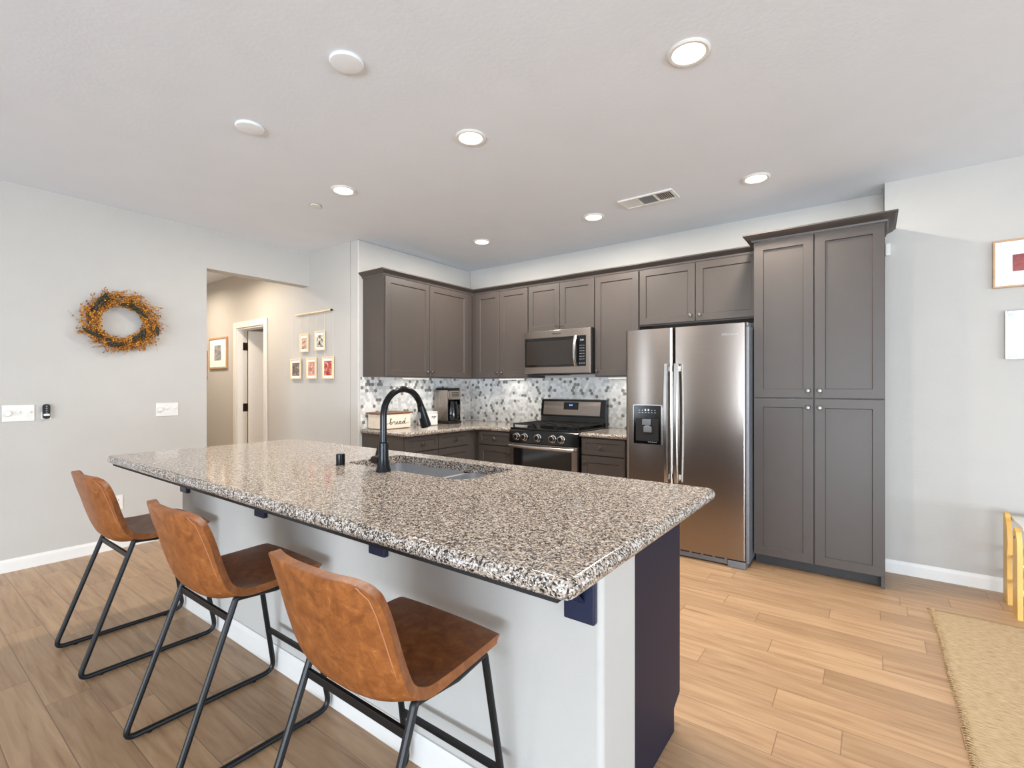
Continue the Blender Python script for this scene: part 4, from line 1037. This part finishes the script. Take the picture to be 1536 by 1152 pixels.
for a, b in (((vx0, vy0), (vx1, vy0 + fw_)), ((vx0, vy1 - fw_), (vx1, vy1)), ((vx0, vy0 + fw_), (vx0 + fw_, vy1 - fw_)), ((vx1 - fw_, vy0 + fw_), (vx1, vy1 - fw_)),
             ((vx0 + 0.137, vy0 + fw_), (vx0 + 0.149, vy1 - fw_)), ((vx0 + 0.265, vy0 + fw_), (vx0 + 0.277, vy1 - fw_))): mb.box((a[0], a[1], zz - 0.012), (b[0], b[1], zz), 0.002)
obj('vent_frame', mb, 'white_plastic', vt)
obj('duct_opening', B(((vx0 + fw_, vy0 + fw_, zz - 0.0015), (vx1 - fw_, vy1 - fw_, zz))), 'black_matte', vt)
for i, (a, b, tilt) in enumerate(((vx0 + fw_, vx0 + 0.137, 0.6), (vx0 + 0.149, vx0 + 0.265, 0.0), (vx0 + 0.277, vx1 - fw_, -0.6))):
    if i == 1:
        for k in range(9):
            y = vy0 + fw_ + 0.008 + k * 0.0165; mb = MB()
            mb.prism([(y, -0.010), (y + 0.0015, -0.010), (y + 0.011, -0.002), (y + 0.0095, -0.002)], lambda u, z: (a, u, zz + z), lambda u, z: (b, u, zz + z)); obj('slat', mb, 'white_plastic', vt)
    else:
        n = 8
        for k in range(n):
            x = a + (b - a) * (k + 0.5) / n; mb = MB(); dxx = 0.010 * tilt
            mb.prism([(x - dxx, -0.010), (x - dxx + 0.0016, -0.010), (x + dxx + 0.0016, -0.002), (x + dxx, -0.002)], lambda u, z: (u, vy0 + fw_, zz + z), lambda u, z: (u, vy1 - fw_, zz + z)); obj('slat', mb, 'white_plastic', vt)

# ------------------------------------------------------------------ right side: rug and child's table
rug = thing('jute_rug', 'woven natural jute rug on the floor at the right', 'rug', (5.4, -2.2, 0))
RX, RY, RYY = 4.236, -0.815, -3.9
def rugs(u, v):
    x = RX + 0.003 + u * 2.3; y = RYY + v * (RY - RYY)
    return (x + 0.0025 * math.sin(y * 9) * (1 - u), y + (0.006 * math.sin(x * 19) if v == 1 else 0), 0.009 + 0.0012 * math.sin(y * 160) * math.sin(x * 150))
mb = MB(); mb.grid(rugs, 90, 120); o = obj('woven_field', mb, 'jute', rug, recalc=False)
so = o.modifiers.new('thick', 'SOLIDIFY'); so.thickness = 0.008; so.offset = -1
mb = MB(); rn = random.Random(4)
y = RYY
while y < RY - 0.004:
    x = RX - 0.002 + 0.0025 * math.sin(y * 9); mb.tube([(x + 0.014, y, 0.011), (x + 0.002, y + 0.005, 0.013), (x - 0.006, y + 0.01, 0.007), (x + 0.004, y + 0.014, 0.004)], 0.0032, 5); y += rn.uniform(0.012, 0.02)
mb.tube([(RX + 0.01, RY, 0.01), (RX - 0.012, RY + 0.008, 0.007), (RX - 0.02, RY + 0.004, 0.005)], 0.005, 6)
obj('binding', mb, 'jute', rug)
tb = thing('toy_table', 'low yellow wooden child table with white top beside the right wall', 'child table', (4.95, -0.45, 0))
for x in (4.603, 5.33):
    mb = MB()
    mb.prism([(-0.335, 0), (-0.455, 0), (-0.435, 0.28), (-0.455, 0.36), (-0.43, 0.46), (-0.385, 0.52), (-0.345, 0.525), (-0.335, 0.50)], lambda y, z: (x, y, z), lambda y, z: (x + 0.022, y, z))
    obj('side_leg', mb, 'toy_wood', tb)
    mb = MB(); mb.prism([(-0.575, 0), (-0.69, 0), (-0.675, 0.42), (-0.65, 0.475), (-0.60, 0.49), (-0.575, 0.46)], lambda y, z: (x + 0.001, y, z), lambda y, z: (x + 0.023, y, z)); obj('side_leg', mb, 'toy_wood', tb)
    mb = MB(); mb.cyl((x - 0.003, -0.625, 0.44), (x + 0.003, -0.625, 0.44), 0.008, seg=14); obj('bolt', mb, 'grey_metal', tb)
mb = MB(); mb.box((4.63, -0.66, 0.485), (5.32, -0.345, 0.505), 0.004); obj('table_top', mb, 'white_plastic', tb)
for z in (0.135, 0.275): obj('shelf', B(((4.628, -0.63, z), (5.328, -0.40, z + 0.016)), bev=0.003), 'white_plastic', tb)
